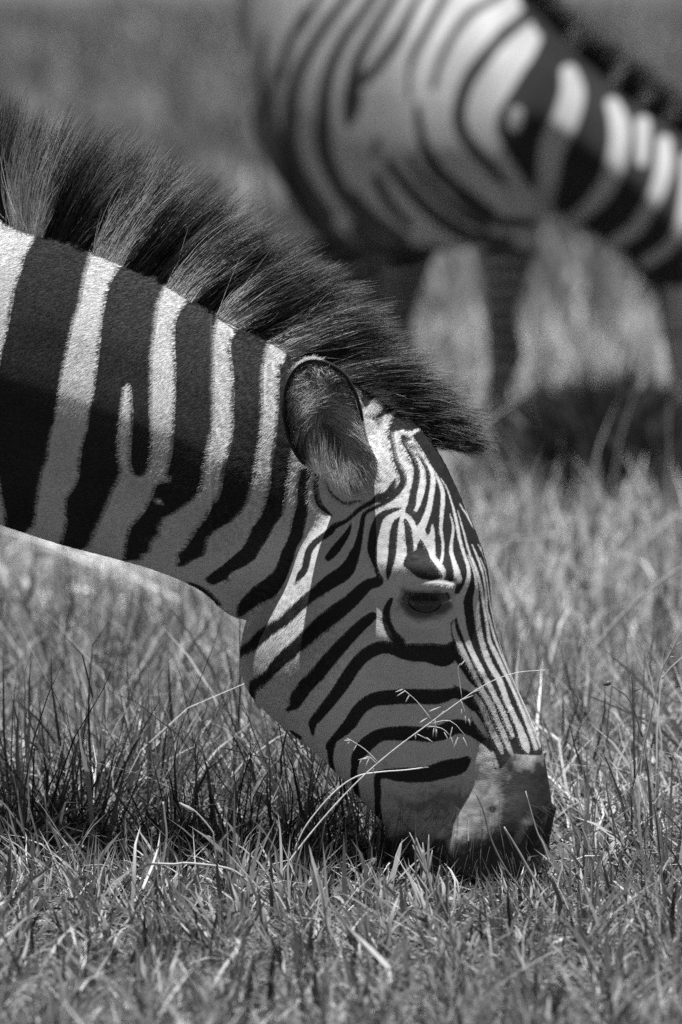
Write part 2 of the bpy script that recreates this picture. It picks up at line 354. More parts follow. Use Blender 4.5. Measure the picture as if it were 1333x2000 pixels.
def coat_material(name, jitter, soft, white, black, skin, is_fur):
    m, t, bs = new_mat(name)
    sd = attr(t, 'stripe'); dk = attr(t, 'skin')
    if not is_fur:
        nj = noise(t, 420.0, 3, 0.6)
        sd = math_(t, 'ADD', sd, math_(t, 'MULTIPLY', math_(t, 'SUBTRACT', nj, 0.5), jitter))
    k = maprange(t, sd, -soft, soft, 0.0, 1.0, True)
    dirt = noise(t, 9.0, 5, 0.62)
    wv = math_(t, 'MULTIPLY', maprange(t, dirt, 0.3, 0.72, white * 1.08, white * 0.82), maprange(t, noise(t, 75.0, 4, 0.7), 0.62, 0.74, 1.0, 0.7))
    bv = maprange(t, noise(t, 14.0, 4), 0.3, 0.7, black * 0.8, black * 1.3)
    if is_fur:
        rn = attr(t, 'rnd')
        wv = math_(t, 'MULTIPLY', wv, maprange(t, rn, 0, 1, 0.8, 1.17)); bv = math_(t, 'MULTIPLY', bv, maprange(t, rn, 0, 1, 0.7, 1.4))
    col = mixf(t, k, wv, bv)
    sk = maprange(t, noise(t, 160.0, 4, 0.7), 0.3, 0.7, skin * 0.75, skin * 1.3)
    col = mixf(t, dk, col, sk)
    t.links.new(col, bs.inputs['Base Color'])
    bs.inputs['Roughness'].default_value = 0.62 if not is_fur else 0.6
    bs.inputs['Specular IOR Level'].default_value = 0.22
    if not is_fur:
        b1 = N(t, 'ShaderNodeBump', Strength=0.5, Distance=0.0012)
        c = t.nodes.new('ShaderNodeTexCoord'); mp = N(t, 'ShaderNodeMapping'); mp.inputs['Scale'].default_value = (0.45, 1, 1)
        t.links.new(c.outputs['Object'], mp.inputs['Vector'])
        t.links.new(noise(t, 700.0, 3, 0.6, mp.outputs[0]), b1.inputs['Height'])
        t.links.new(b1.outputs[0], bs.inputs['Normal'])
    return m

mat_coat = coat_material('zebra_coat', 5.0, 1.6, 0.56, 0.016, 0.034, False)
mat_fur = coat_material('zebra_fur', 0.0, 1.2, 0.60, 0.017, 0.036, True)
mat_coat_far = coat_material('zebra_coat_far', 4.0, 3.0, 0.41, 0.018, 0.05, False)

def mane_material(name):
    m, t, bs = new_mat(name)
    wh = attr(t, 'white'); per = attr(t, 'persist'); rn = attr(t, 'rnd')
    hi = t.nodes.new('ShaderNodeHairInfo'); ic = hi.outputs['Intercept']
    f = math_(t, 'MULTIPLY', wh, maprange(t, math_(t, 'SUBTRACT', ic, per), -0.18, 0.1, 1.0, 0.0, True))
    dark = maprange(t, ic, 0.35, 0.95, 0.008, maprange(t, rn, 0.45, 1, 0.03, 0.34), True)  # brownish paler tips, with the sunlit hair ends put into the colour
    dark = math_(t, 'MULTIPLY', dark, maprange(t, rn, 0, 1, 0.7, 1.4))
    lite = math_(t, 'MULTIPLY', 0.58, maprange(t, rn, 0, 1, 0.75, 1.15))
    t.links.new(mixf(t, f, dark, lite), bs.inputs['Base Color'])
    bs.inputs['Roughness'].default_value = 0.45; bs.inputs['Specular IOR Level'].default_value = 0.22
    return m
mat_mane = mane_material('mane_hair')

def plain(name, val, rough=0.6, spec=0.3, var=0.25, scale=40.0):
    m, t, bs = new_mat(name)
    t.links.new(maprange(t, noise(t, scale, 4), 0.3, 0.7, val * (1 - var), val * (1 + var)), bs.inputs['Base Color'])
    bs.inputs['Roughness'].default_value = rough; bs.inputs['Specular IOR Level'].default_value = spec
    return m
mat_eye = plain('eye_gloss', 0.012, 0.08, 0.6)
mat_lash = plain('lash', 0.055, 0.5)

def grass_material():
    m, t, bs = new_mat('grass_blade')
    g = attr(t, 'tone')
    nz = noise(t, 60.0, 2)
    col = math_(t, 'MULTIPLY', g, maprange(t, nz, 0.3, 0.7, 0.85, 1.15))
    t.links.new(col, bs.inputs['Base Color'])
    bs.inputs['Roughness'].default_value = 0.42; bs.inputs['Specular IOR Level'].default_value = 0.45
    tr = t.nodes.new('ShaderNodeBsdfTranslucent'); t.links.new(col, tr.inputs['Color'])
    mx = t.nodes.new('ShaderNodeMixShader'); mx.inputs[0].default_value = 0.35
    out = [n for n in t.nodes if n.type == 'OUTPUT_MATERIAL'][0]
    t.links.new(bs.outputs[0], mx.inputs[1]); t.links.new(tr.outputs[0], mx.inputs[2]); t.links.new(mx.outputs[0], out.inputs[0])
    return m
mat_grass = grass_material()

# ------------------------------------------------------------------ ground
def ground():
    m, t, bs = new_mat('savanna_ground')
    c = t.nodes.new('ShaderNodeTexCoord')
    n1 = noise(t, 0.35, 6, 0.6, c.outputs['Object']); n2 = noise(t, 6.0, 5, 0.65, c.outputs['Object']); n3 = noise(t, 60.0, 3, 0.6, c.outputs['Object'])
    a = maprange(t, n1, 0.3, 0.7, 0.065, 0.11); b = maprange(t, n2, 0.25, 0.75, 0.65, 1.4); d = maprange(t, n3, 0.25, 0.75, 0.6, 1.4)
    t.links.new(math_(t, 'MULTIPLY', math_(t, 'MULTIPLY', a, b), d), bs.inputs['Base Color'])
    bs.inputs['Roughness'].default_value = 0.95; bs.inputs['Specular IOR Level'].default_value = 0.1
    bp = N(t, 'ShaderNodeBump', Strength=0.6, Distance=0.03); t.links.new(n2, bp.inputs['Height']); t.links.new(bp.outputs[0], bs.inputs['Normal'])
    xs = np.concatenate([np.linspace(-2500, -30, 12), np.linspace(-25, 25, 60), np.linspace(30, 2500, 12)])
    ys = np.concatenate([np.linspace(-600, -20, 5), np.linspace(-15, 30, 60), np.linspace(40, 3000, 25)])
    X, Y = np.meshgrid(xs, ys, indexing='ij')
    r = np.hypot(X, Y - 5)
    Z = 0.012 * np.sin(X * 1.7 + 0.6 * Y) * np.cos(Y * 1.3) * np.exp(-(r / 30) ** 2)
    V = np.stack([X, Y, Z], -1).reshape(-1, 3)
    nx, ny = len(xs), len(ys)
    i, j = np.meshgrid(np.arange(nx - 1), np.arange(ny - 1), indexing='ij'); a0 = i * ny + j
    F = np.stack([a0, a0 + ny, a0 + ny + 1, a0 + 1], -1).reshape(-1, 4)
    o = mesh_obj('ground', V, F, m); tag(o, kind='structure')
ground()

# ------------------------------------------------------------------ grass
def vnoise(x, y, seed=0):
    """cheap smooth value noise"""
    def h(i, j):
        n = (i * 374761393 + j * 668265263 + seed * 974711) & 0x7fffffff
        n = ((n ^ (n >> 13)) * 1274126177) & 0x7fffffff
        return (n & 0xffff) / 65535.0
    i, j = np.floor(x).astype(np.int64), np.floor(y).astype(np.int64)
    fx, fy = x - i, y - j; fx = fx * fx * (3 - 2 * fx); fy = fy * fy * (3 - 2 * fy)
    return (h(i, j) * (1 - fx) + h(i + 1, j) * fx) * (1 - fy) + (h(i, j + 1) * (1 - fx) + h(i + 1, j + 1) * fx) * fy

def grass(name, y0, y1, n, hmin, hmax, wmin, wmax, seg, label, marg=1.35, tone=1.0, dry=0.22, lean0=.35, xr=None):
    y = np.sqrt(R.random(n) * ((y1 + CAM_D) ** 2 - (y0 + CAM_D) ** 2) + (y0 + CAM_D) ** 2) - CAM_D
    half = 0.0358 * (y + CAM_D) * marg + 0.12
    x = (R.random(n) * 2 - 1) * half
    if xr: x = xr[0] + (xr[1] - xr[0]) * R.random(n)
    if xr:
        keep = vnoise(x * 7 + 3, y * 7, 77) + .25 * R.random(n) > (.52 if xr[1] - xr[0] < 1 else .2); x, y = x[keep], y[keep]; n = len(x)
    # clumping: pull roots towards tuft centres
    cl = R.random(n) < 0.65
    cell = 0.07 + 0.02 * (y + CAM_D) / 12
    cx, cy = np.floor(x / cell), np.floor(y / cell)
    jx = (vnoise(cx * 7.3 + 0.5, cy * 3.1 + 0.5, 3) + 0.0) * cell; jy = vnoise(cx * 5.1 + 0.5, cy * 9.7 + 0.5, 5) * cell
    x = np.where(cl, x * 0.35 + 0.65 * (cx * cell + jx), x); y = np.where(cl, y * 0.35 + 0.65 * (cy * cell + jy), y)
    big = vnoise(x * 2.2, y * 2.2, 11); mid = vnoise(x * 8, y * 8, 12)
    h = (hmin + (hmax - hmin) * R.random(n) ** 1.6) * (0.55 + 0.55 * big + 0.35 * mid)
    tall = R.random(n) < 0.02; h[tall] *= 1.7
    h *= np.interp(y, [-1.5, -.3, -.1, .2, .8], [.62, .5, .52, .85, 1.05])
    h *= 1 - .45 * np.exp(-((x - .16) / .16) ** 2 - ((y + .15) / .3) ** 2)
    w = wmin + (wmax - wmin) * R.random(n) ** 1.5
    straw = R.random(n) < dry
    w[straw] *= 0.6
    wind = 2.2 * vnoise(x * 3, y * 3, 21) * np.pi
    az = wind + R.normal(0, 1.5, n)
    lean = np.abs(R.normal(lean0, 0.38, n)); bend = R.normal(1.0, 0.85, n)
    tw = az + np.pi / 2 + R.normal(0, 0.55, n)
    K = seg + 1
    pos = np.zeros((n, K, 3)); pos[:, 0] = np.stack([x, y, np.full(n, -0.012)], -1)
    step = h / seg; a = lean.copy(); azk = az.copy()
    for k in range(1, K):
        pos[:, k, 0] = pos[:, k - 1, 0] + step * np.sin(a) * np.cos(azk)
        pos[:, k, 1] = pos[:, k - 1, 1] + step * np.sin(a) * np.sin(azk)
        pos[:, k, 2] = pos[:, k - 1, 2] + step * np.cos(a)
        a = a + bend / seg; azk = azk + R.normal(0, 0.25, n)
    pos[:, 1:, 2] = np.maximum(pos[:, 1:, 2], 0.004)
    prof = np.array([0.55, 1.0, 0.9, 0.62, 0.0]) if seg == 4 else np.interp(np.linspace(0, 1, K), [0, .3, .7, 1], [0.6, 1, .8, 0.0])
    side = np.stack([np.cos(tw), np.sin(tw), R.normal(0, 0.25, n)], -1)
    off = side[:, None, :] * (prof[None, :, None] * w[:, None, None] / 2)
    L, Rr = pos - off, pos + off
    V = np.concatenate([L[:, :-1], Rr[:, :-1], pos[:, -1:]], 1)      # K-1 left, K-1 right, tip
    nv = 2 * (K - 1) + 1
    f = []
    for k in range(K - 2): f += [[k, k + K - 1, k + K], [k, k + K, k + 1]]
    f.append([K - 2, 2 * K - 3, 2 * K - 2])
    F = (np.arange(n)[:, None, None] * nv + np.array(f)[None]).reshape(-1, 3)
    o = mesh_obj(name, V.reshape(-1, 3), F, mat_grass)
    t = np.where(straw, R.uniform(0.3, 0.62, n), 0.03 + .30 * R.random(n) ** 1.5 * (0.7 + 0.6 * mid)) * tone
    set_attr(o.data, 'tone', np.repeat(t, nv))
    tag(o, label, None, None, 'stuff')
    return o
grass('lawn_grass', -2.3, 0.05, 33000, 0.08, 0.22, 0.0024, 0.0078, 5, 'bright tangled grass blades in front of the grazing head', dry=.26, lean0=.8, tone=.92)
grass('short_grass', -0.3, 3.2, 43000, 0.09, 0.25, 0.0025, 0.0076, 5, 'tangled savanna grass round and behind the grazing head', lean0=.6, tone=1.25)
grass('shadow_toned_grass', -0.02, 0.7, 5200, 0.12, 0.29, 0.002, 0.0048, 5, 'coarse grass toned dark to extend the shade below the neck', lean0=.55, tone=.6, dry=.09, xr=(-.52, .06))  # coarser blades, their low tone painting the neck's shadow further back
grass('meadow_grass', 3.2, 12.0, 62000, 0.10, 0.26, 0.004, 0.011, 3, 'taller blurred grass between the two zebras', 1.3, lean0=.55, tone=1.65)
grass('far_grass', 12.0, 70.0, 50000, 0.08, 0.30, 0.012, 0.04, 2, 'far savanna grass fading out of focus', 1.25, tone=.7)
for a_, b_ in ((-5.0, -.5), (.5, 5.0)):
    grass('side_grass', -3.5, 9.0, 26000, 0.10, 0.26, 0.004, 0.011, 3, 'savanna grass carrying on beside the two zebras', lean0=.5, tone=1.0, xr=(a_, b_))

# ------------------------------------------------------------------ the near zebra
def m_(px, y=0.0): return px * (CAM_D + y) / FPX

PS = [0, .12, .3, .5, .7, .88, 1]
NECKP = [.25, .47, .78, 1.0, .86, .62, .45]
BODYP = [.55, .62, .86, 1.0, .97, .8, .6]
neck = [  # Tu, Tv, Bu, Bv, W(px), twist, y
    (812, 820, 660, 1110, 84, 10, 0), (720, 756, 560, 1195, 100, 8, 0), (640, 708, 462, 1204, 108, 5, 0), (540, 655, 385, 1150, 118, 2, 0),
    (430, 592, 300, 1113, 132, 0, .02), (310, 530, 215, 1088, 146, 0, .05), (180, 470, 130, 1066, 160, 0, .09), (50, 430, 35, 1036, 174, 0, .14),
    (-100, 370, -80, 1000, 195, 0, .2), (-280, 250, -250, 985, 225, 0, .28), (-460, 120, -440, 960, 262, 0, .37), (-720, 30, -680, 925, 315, 0, .5),
    (-1100, 60, -1080, 895, 350, 0, .7), (-1600, 60, -1600, 870, 365, 0, .95), (-2000, 20, -1960, 830, 335, 0, 1.15), (-2280, 90, -2220, 690, 265, 0, 1.28), (-2420, 270, -2380, 560, 130, 0, 1.34)]
neck = [(a, b, c, d, m_(w) * (1.1 if a < 560 else 1.0), f, y) for a, b, c, d, w, f, y in neck]
V1 = loft(neck, PS, [NECKP if i < 9 else BODYP for i in range(len(neck))], K=64, n=6, power=7)
PHI = 17
head = [
    (770, 800, 600, 1000, 60, 8), (812, 822, 545, 1030, 92, PHI), (862, 892, 497, 1145, 122, PHI), (894, 957, 492, 1256, 138, PHI), (926, 1030, 512, 1330, 146, PHI), (946, 1086, 542, 1390, 146, PHI), (956, 1145, 582, 1437, 136, PHI),
    (967, 1215, 636, 1490, 118, PHI), (985, 1280, 690, 1547, 101, PHI), (1008, 1338, 733, 1585, 91, PHI), (1030, 1386, 762, 1604, 85, PHI), (1050, 1436, 778, 1632, 84, PHI), (1063, 1488, 790, 1672, 88, PHI), (1067, 1545, 812, 1712, 93, PHI),
    (1067, 1600, 852, 1742, 92, PHI), (1060, 1650, 900, 1756, 82, PHI), (1046, 1695, 948, 1758, 62, PHI), (1026, 1725, 985, 1750, 26, PHI)]
hp0 = [.78, .9, .99, 1.0, .97, .82, .6]; hp1 = [.86, .98, 1.0, .92, .80, .66, .5]; hp2 = [.9, .98, 1.0, .96, .9, .8, .7]
hprof = []
for i in range(len(head)):
    f = min(1, max(0, (i - 4) / 4)); g = min(1, max(0, (i - 10) / 3))
    p = np.array(hp0) * (1 - f) + np.array(hp1) * f
    hprof.append((p * (1 - g) + np.array(hp2) * g).tolist())
head = [(a, b, c, d, m_(w), f, 0.0) for a, b, c, d, w, f in head]
V2 = loft(head, PS, hprof, K=72, n=8, power=5)
legs = []
for (u, yy, zt) in ((-470, .24, .72), (-520, .52, .72), (-2130, 1.02, .8), (-2180, 1.36, .8)):
    k = P(u, 900, yy)
    hind = u < -1000
    xs = [0, .0, .01, -.03, -.03, -.03, -.02] if not hind else [.05, .08, -.06, -.09, -.07, -.06, -.04]
    legs.append(tube([(k[0] + xs[i], yy + ((.38 if u > -1000 else 1.18) - yy) * (.6 if i == 0 else 0), z) for i, z in enumerate((zt, .6, .42, .27, .15, .06, 0.0))], (.07, .10, .058, .036, .03, .036, .05)))
me = fuse([V1, V2] + legs, 0.0042, 5)

# head frame, for mirroring marks onto the far cheek
C0 = P(700, 1000, 0.0); A = P(930, 1660, 0.0) - C0; A /= np.linalg.norm(A)
nrm = np.array([A[2], 0, -A[0]]); nrm = -nrm if nrm[0] < 0 else nrm      # up the forehead, in the flank plane
Lh = np.array([0, -1.0, 0]) * math.cos(math.radians(PHI)) - nrm * math.sin(math.radians(PHI))
# refine the visible part
v = verts_of(me); q = side_uv(v)
bm = bmesh.new(); bm.from_mesh(me); bm.verts.ensure_lookup_table()
sel = (q[:, 0] > -60)
es = [e for e in bm.edges if sel[e.verts[0].index] and sel[e.verts[1].index]]
bmesh.ops.subdivide_edges(bm, edges=es, cuts=1, use_grid_fill=True, smooth=0.0)
bmesh.ops.triangulate(bm, faces=[f for f in bm.faces if len(f.verts) > 4])
for _ in range(2):
    bmesh.ops.smooth_vert(bm, verts=[x for x in bm.verts], factor=0.4, use_axis_x=True, use_axis_y=True, use_axis_z=True)
bm.to_mesh(me); bm.free()

def head_side(p):
    """signed distance from the sagittal plane of head (>0 near cheek) and blend weight of the head"""
    return (p - C0) @ Lh
def mirror_uv(p):
    q = side_uv(p)
    hw = np.clip((q[:, 0] * 0.55 + q[:, 1] - 1330) / 160, 0, 1)   # 1 on the head
    d = head_side(p)
    pm = p.copy(); far = d < 0
    pm[far] -= 2 * d[far, None] * Lh
    qh = side_uv(pm)
    pn = p.copy(); yc = np.interp(q[:, 0], [-2400, -460, 50, 430], [1.34, .37, .14, .02]); farn = p[:, 1] > yc
    pn[farn, 1] = 2 * yc[farn] - pn[farn, 1]
    qn = side_uv(pn)
    w = (hw > 0.5)[:, None]
    return np.where(w, qh, qn), np.where(hw > 0.5, far, farn)

v = verts_of(me); n_ = normals_of(me); q, far = mirror_uv(v)
def gauss(q, cu, cv, ru, rv, ang=0.0):
    a = math.radians(ang); dx, dy = q[:, 0] - cu, q[:, 1] - cv
    x = dx * math.cos(a) + dy * math.sin(a); y = -dx * math.sin(a) + dy * math.cos(a)
    return np.exp(-(x / ru) ** 2 - (y / rv) ** 2)
def ridge(q, pts, r):
    return np.exp(-(np.maximum(0, -sd_stroke(q, [(a, b, 0) for a, b in pts])) / r) ** 2)
disp = np.zeros(len(v))
hd = q[:, 0] > 420
for amp, g in (
        (30, gauss(q, 590, 1290, 125, 120, 30)), (-18, gauss(q, 615, 1000, 75, 90, 10)), (27, gauss(q, 562, 1310, 72, 66)), (-26, gauss(q, 512, 1130, 55, 66, 20)),                # jaw muscle
        (23, gauss(q, 832, 1118, 80, 32, 8)), (8, gauss(q, 800, 1060, 40, 50)),                # brow
        (8, ridge(q, [(792, 1147), (815, 1143), (850, 1142), (874, 1147)], 7.2)),               # upper lid
        (-20, gauss(q, 826, 1176, 52, 20, 3)), (6, ridge(q, [(786, 1186), (805, 1202), (830, 1208), (858, 1203), (880, 1186)], 8)),
        (-8, gauss(q, 826, 1226, 60, 16)), (4, ridge(q, [(740, 1235), (790, 1250), (880, 1262), (935, 1310)], 22)), (-8, gauss(q, 715, 1180, 45, 60)),   # cheek bone
        (-12, gauss(q, 800, 1390, 110, 55, 20)), (-8, gauss(q, 930, 1250, 25, 70, -20)),
        (32, gauss(q, 868, 1632, 125, 88)), (7, gauss(q, 960, 1490, 60, 40)), 
        (10, gauss(q, 1010, 1590, 50, 60)), (-6, ridge(q, [(966, 1585), (955, 1625), (958, 1690)], 10)),
        (-36, gauss(q, 1038, 1640, 13, 28, 18)), (14, ridge(q, [(1022, 1608), (1012, 1645), (1026, 1680)], 9)),
        (-16, ridge(q, [(792, 1606), (826, 1640), (862, 1668), (905, 1712), (950, 1748)], 9)), (10, gauss(q, 905, 1675, 34, 42)), (12, gauss(q, 985, 1700, 30, 40)),
        (12, gauss(q, 800, 1650, 40, 40)), (14, gauss(q, 700, 930, 55, 50)), (-8, gauss(q, 655, 1000, 30, 60, -20))):
    disp += amp * np.where(hd, g, 0)
disp += 0.8 * (vnoise(q[:, 0] / 9, q[:, 1] / 9, 2) - .5) * hd
wr = gauss(q, 880, 1600, 120, 90)                                                                # lip wrinkles
disp += wr * 2.5 * np.sin(q[:, 0] * 0.18 + 3 * vnoise(q[:, 0] / 30, q[:, 1] / 30, 4)) * vnoise(q[:, 0] / 40, q[:, 1] / 40, 9)
v = v + n_ * (disp * CAM_D / FPX)[:, None]
me.vertices.foreach_set('co', v.astype(np.float32).ravel()); me.update()

def body_stripes(q):   # barrel and rump beyond the frame
    ph = q[:, 0] / 150 + 0.25 * np.sin(q[:, 1] / 170) + np.where(q[:, 0] < -1500, (q[:, 1] - 300) / 380 * np.clip((-1500 - q[:, 0]) / 500, 0, 1.5), 0)
    return np.clip(np.sin(ph * 2 * np.pi) * 22 + 4, -CLIP, CLIP)
def front_fields(q):
    sd = np.full(len(q), -CLIP)
    m = q[:, 0] > -95
    sd[m] = pattern(q[m], FRONT); sd[~m] = body_stripes(q[~m])
    sk = np.zeros(len(q)); h = q[:, 0] > 700
    mz = sd_poly(q[h], MUZZLE) + 30 * (vnoise(q[h, 0] / 14, q[h, 1] / 22, 6) - .5) + 12 * (vnoise(q[h, 0] / 4, q[h, 1] / 4, 7) - .5)
    sk[h] = np.clip(mz / 44 + .35, 0, 1)
    lip = gauss(q[h], 895, 1585, 120, 75) * (.44 + .45 * np.clip(vnoise(q[h, 0] / 20, q[h, 1] / 13, 61) - .45, 0, 1) + .9 * np.clip(vnoise(q[h, 0] / 7, q[h, 1] / 7, 62) - .45, 0, 1) + .5 * np.exp(-((q[h, 1] - 1562 - 10 * np.sin(q[h, 0] / 18)) / 9) ** 2))
    sk[h] = np.maximum(sk[h], np.clip(lip, 0, .7))
    ey = sd_poly(q[h], EYE_DARK) + 8 * (vnoise(q[h, 0] / 8, q[h, 1] / 8, 8) - .5)
    sk[h] = np.maximum(sk[h], 0.75 * np.clip(ey / 12 + .4, 0, 1))
    sk[h] *= 1 - np.clip(sd_poly(q[h], LID_WHITE) / 4 + .6, 0, 1)
    return sd, sk
sd, sk = front_fields(q)
zebra = bpy.data.objects.new('zebra', me); COL.objects.link(zebra)
me.materials.clear(); me.materials.append(mat_coat)
me.polygons.foreach_set('use_smooth', np.ones(len(me.polygons), bool))
set_attr(me, 'stripe', sd); set_attr(me, 'skin', sk)
tag(zebra, 'sharp near zebra grazing in side view, head down and muzzle in the grass', 'zebra', 'zebras grazing on the savanna')

# ears ------------------------------------------------------------
RIM = [(650, 948), (618, 920), (590, 903), (569, 870), (557, 832), (553, 790), (560, 746), (580, 716), (608, 703), (640, 709), (672, 729), (694, 763), (706, 800), (713, 840), (724, 880), (735, 915), (722, 950), (690, 966)]
def ear_mesh():
    rim = resample(np.array(RIM + [RIM[0]], float), 6)[:-1]
    n = len(rim); cen = np.array([648.0, 850.0]); base = np.array([700.0, 950.0])
    t = np.clip(np.hypot(*(rim - base).T) / 280, 0, 1)
    yr = np.interp(rim[:, 0], [553, 600, 640, 690, 740], [-.21, -.178, -.152, -.136, -.128]) - .02 * t
    rows = []; sdv = []; skv = []
    dark_rim = np.clip((np.abs(np.arange(n) / n - .40) < .30) * 1.0, 0, 1)
    for r in np.linspace(0.04, 1.0, 16):            # inner bowl
        uv = cen + (rim - cen) * r
        y = yr.mean() * (1 - r ** 2) + yr * r ** 2 + 0.042 * (1 - r ** 2.2)
        rows.append(P(uv[:, 0], uv[:, 1], y)); sdv += (-CLIP + (20 + CLIP) * np.clip((r - .89 + .02 * np.sin(np.arange(n) * .9)) / .06, 0, 1) * dark_rim).tolist(); skv += [0.2] * n
    for r in np.linspace(1.0, 0.06, 14):            # outer shell, thicker behind and gathered to the base
        g = 1 - r
        c2 = cen * (1 - g) + (base + np.array([-12, -20])) * g
        k = r * (1.03 if r > .9 else 1.03)
        uv = c2 + (rim - cen) * k
        y = yr * r + (-0.055) * g + 0.012 + 0.048 * math.sin(math.pi * min(1, g * 1.1)) * (1 - .3 * g)
        rows.append(P(uv[:, 0], uv[:, 1], y)); sdv += [(-CLIP if r < .8 else 8.0)] * n; skv += [0.0] * n
    V = np.vstack(rows); F = grid_faces(len(rows), n)[:, ::-1]
    return V, F, np.array(sdv), np.array(skv), rim, yr, cen
EV, EF, ESD, ESK, RIMP, RIMY, ECEN = ear_mesh()
def add_ear(V, F, s1, s2):
    bm = bmesh.new(); bm.from_mesh(me)
    l1 = bm.verts.layers.float['stripe']; l2 = bm.verts.layers.float['skin']
    vs = []
    for i, p in enumerate(V):
        x = bm.verts.new(p); x[l1] = s1[i]; x[l2] = s2[i]; vs.append(x)
    for f in F:
        try: bm.faces.new([vs[i] for i in f]).smooth = True
        except ValueError: pass
    bm.to_mesh(me); bm.free()
add_ear(EV, EF, ESD, ESK)
dist = (EV - C0) @ Lh
EVF = EV - 2 * dist[:, None] * Lh
EVF = EVF + np.array([0.02, 0, -0.03])
add_ear(EVF, EF[:, ::-1], ESD, ESK)
me.update()

# eyes --------------------------------------------------------------
def ball(c, r, name, mat, parent, sq=(1, 1, 1)):
    bm = bmesh.new(); bmesh.ops.create_uvsphere(bm, u_segments=32, v_segments=20, radius=r)
    m2 = bpy.data.meshes.new(name); bm.to_mesh(m2); bm.free()
    m2.polygons.foreach_set('use_smooth', np.ones(len(m2.polygons), bool)); m2.materials.append(mat)
    o = bpy.data.objects.new(name, m2); COL.objects.link(o); o.location = c; o.scale = sq; o.parent = parent
    return o
i_eye = np.argmin(np.hypot(q[:, 0] - 828, q[:, 1] - 1174) + 1e3 * far)
pe = v[i_eye]; eyec = np.array([pe[0], pe[1] + 0.0118, pe[2] - 0.001])
ball(eyec, 0.0235, 'eye', mat_eye, zebra, (1.15, 1, 1))
de = (eyec - C0) @ Lh
ball(eyec - 2 * de * Lh, 0.0235, 'eye', mat_eye, zebra, (1.15, 1, 1))
nl = 110
tt = R.random(nl); lu = 792 + 84 * tt; lv = 1153 + 3 * np.abs(tt - .5)
lr = P(lu, lv + 3, pe[1] - 0.010)
ln = 0.016 + 0.009 * np.sin(np.pi * tt) * R.random(nl)
k = np.linspace(0, 1, 6)[None, :, None]
d1 = np.stack([(tt - .5) * .5 + R.normal(0, .12, nl), -0.35 * np.ones(nl), -0.9 * np.ones(nl)], -1)[:, None, :]
lash = lr[:, None, :] + ln[:, None, None] * (d1 * k + np.array([0, -.15, .25]) * k ** 2)
curves_obj('eyelashes', lash, np.tile(np.linspace(.0003, .00008, 6), (nl, 1)), mat_lash, zebra)

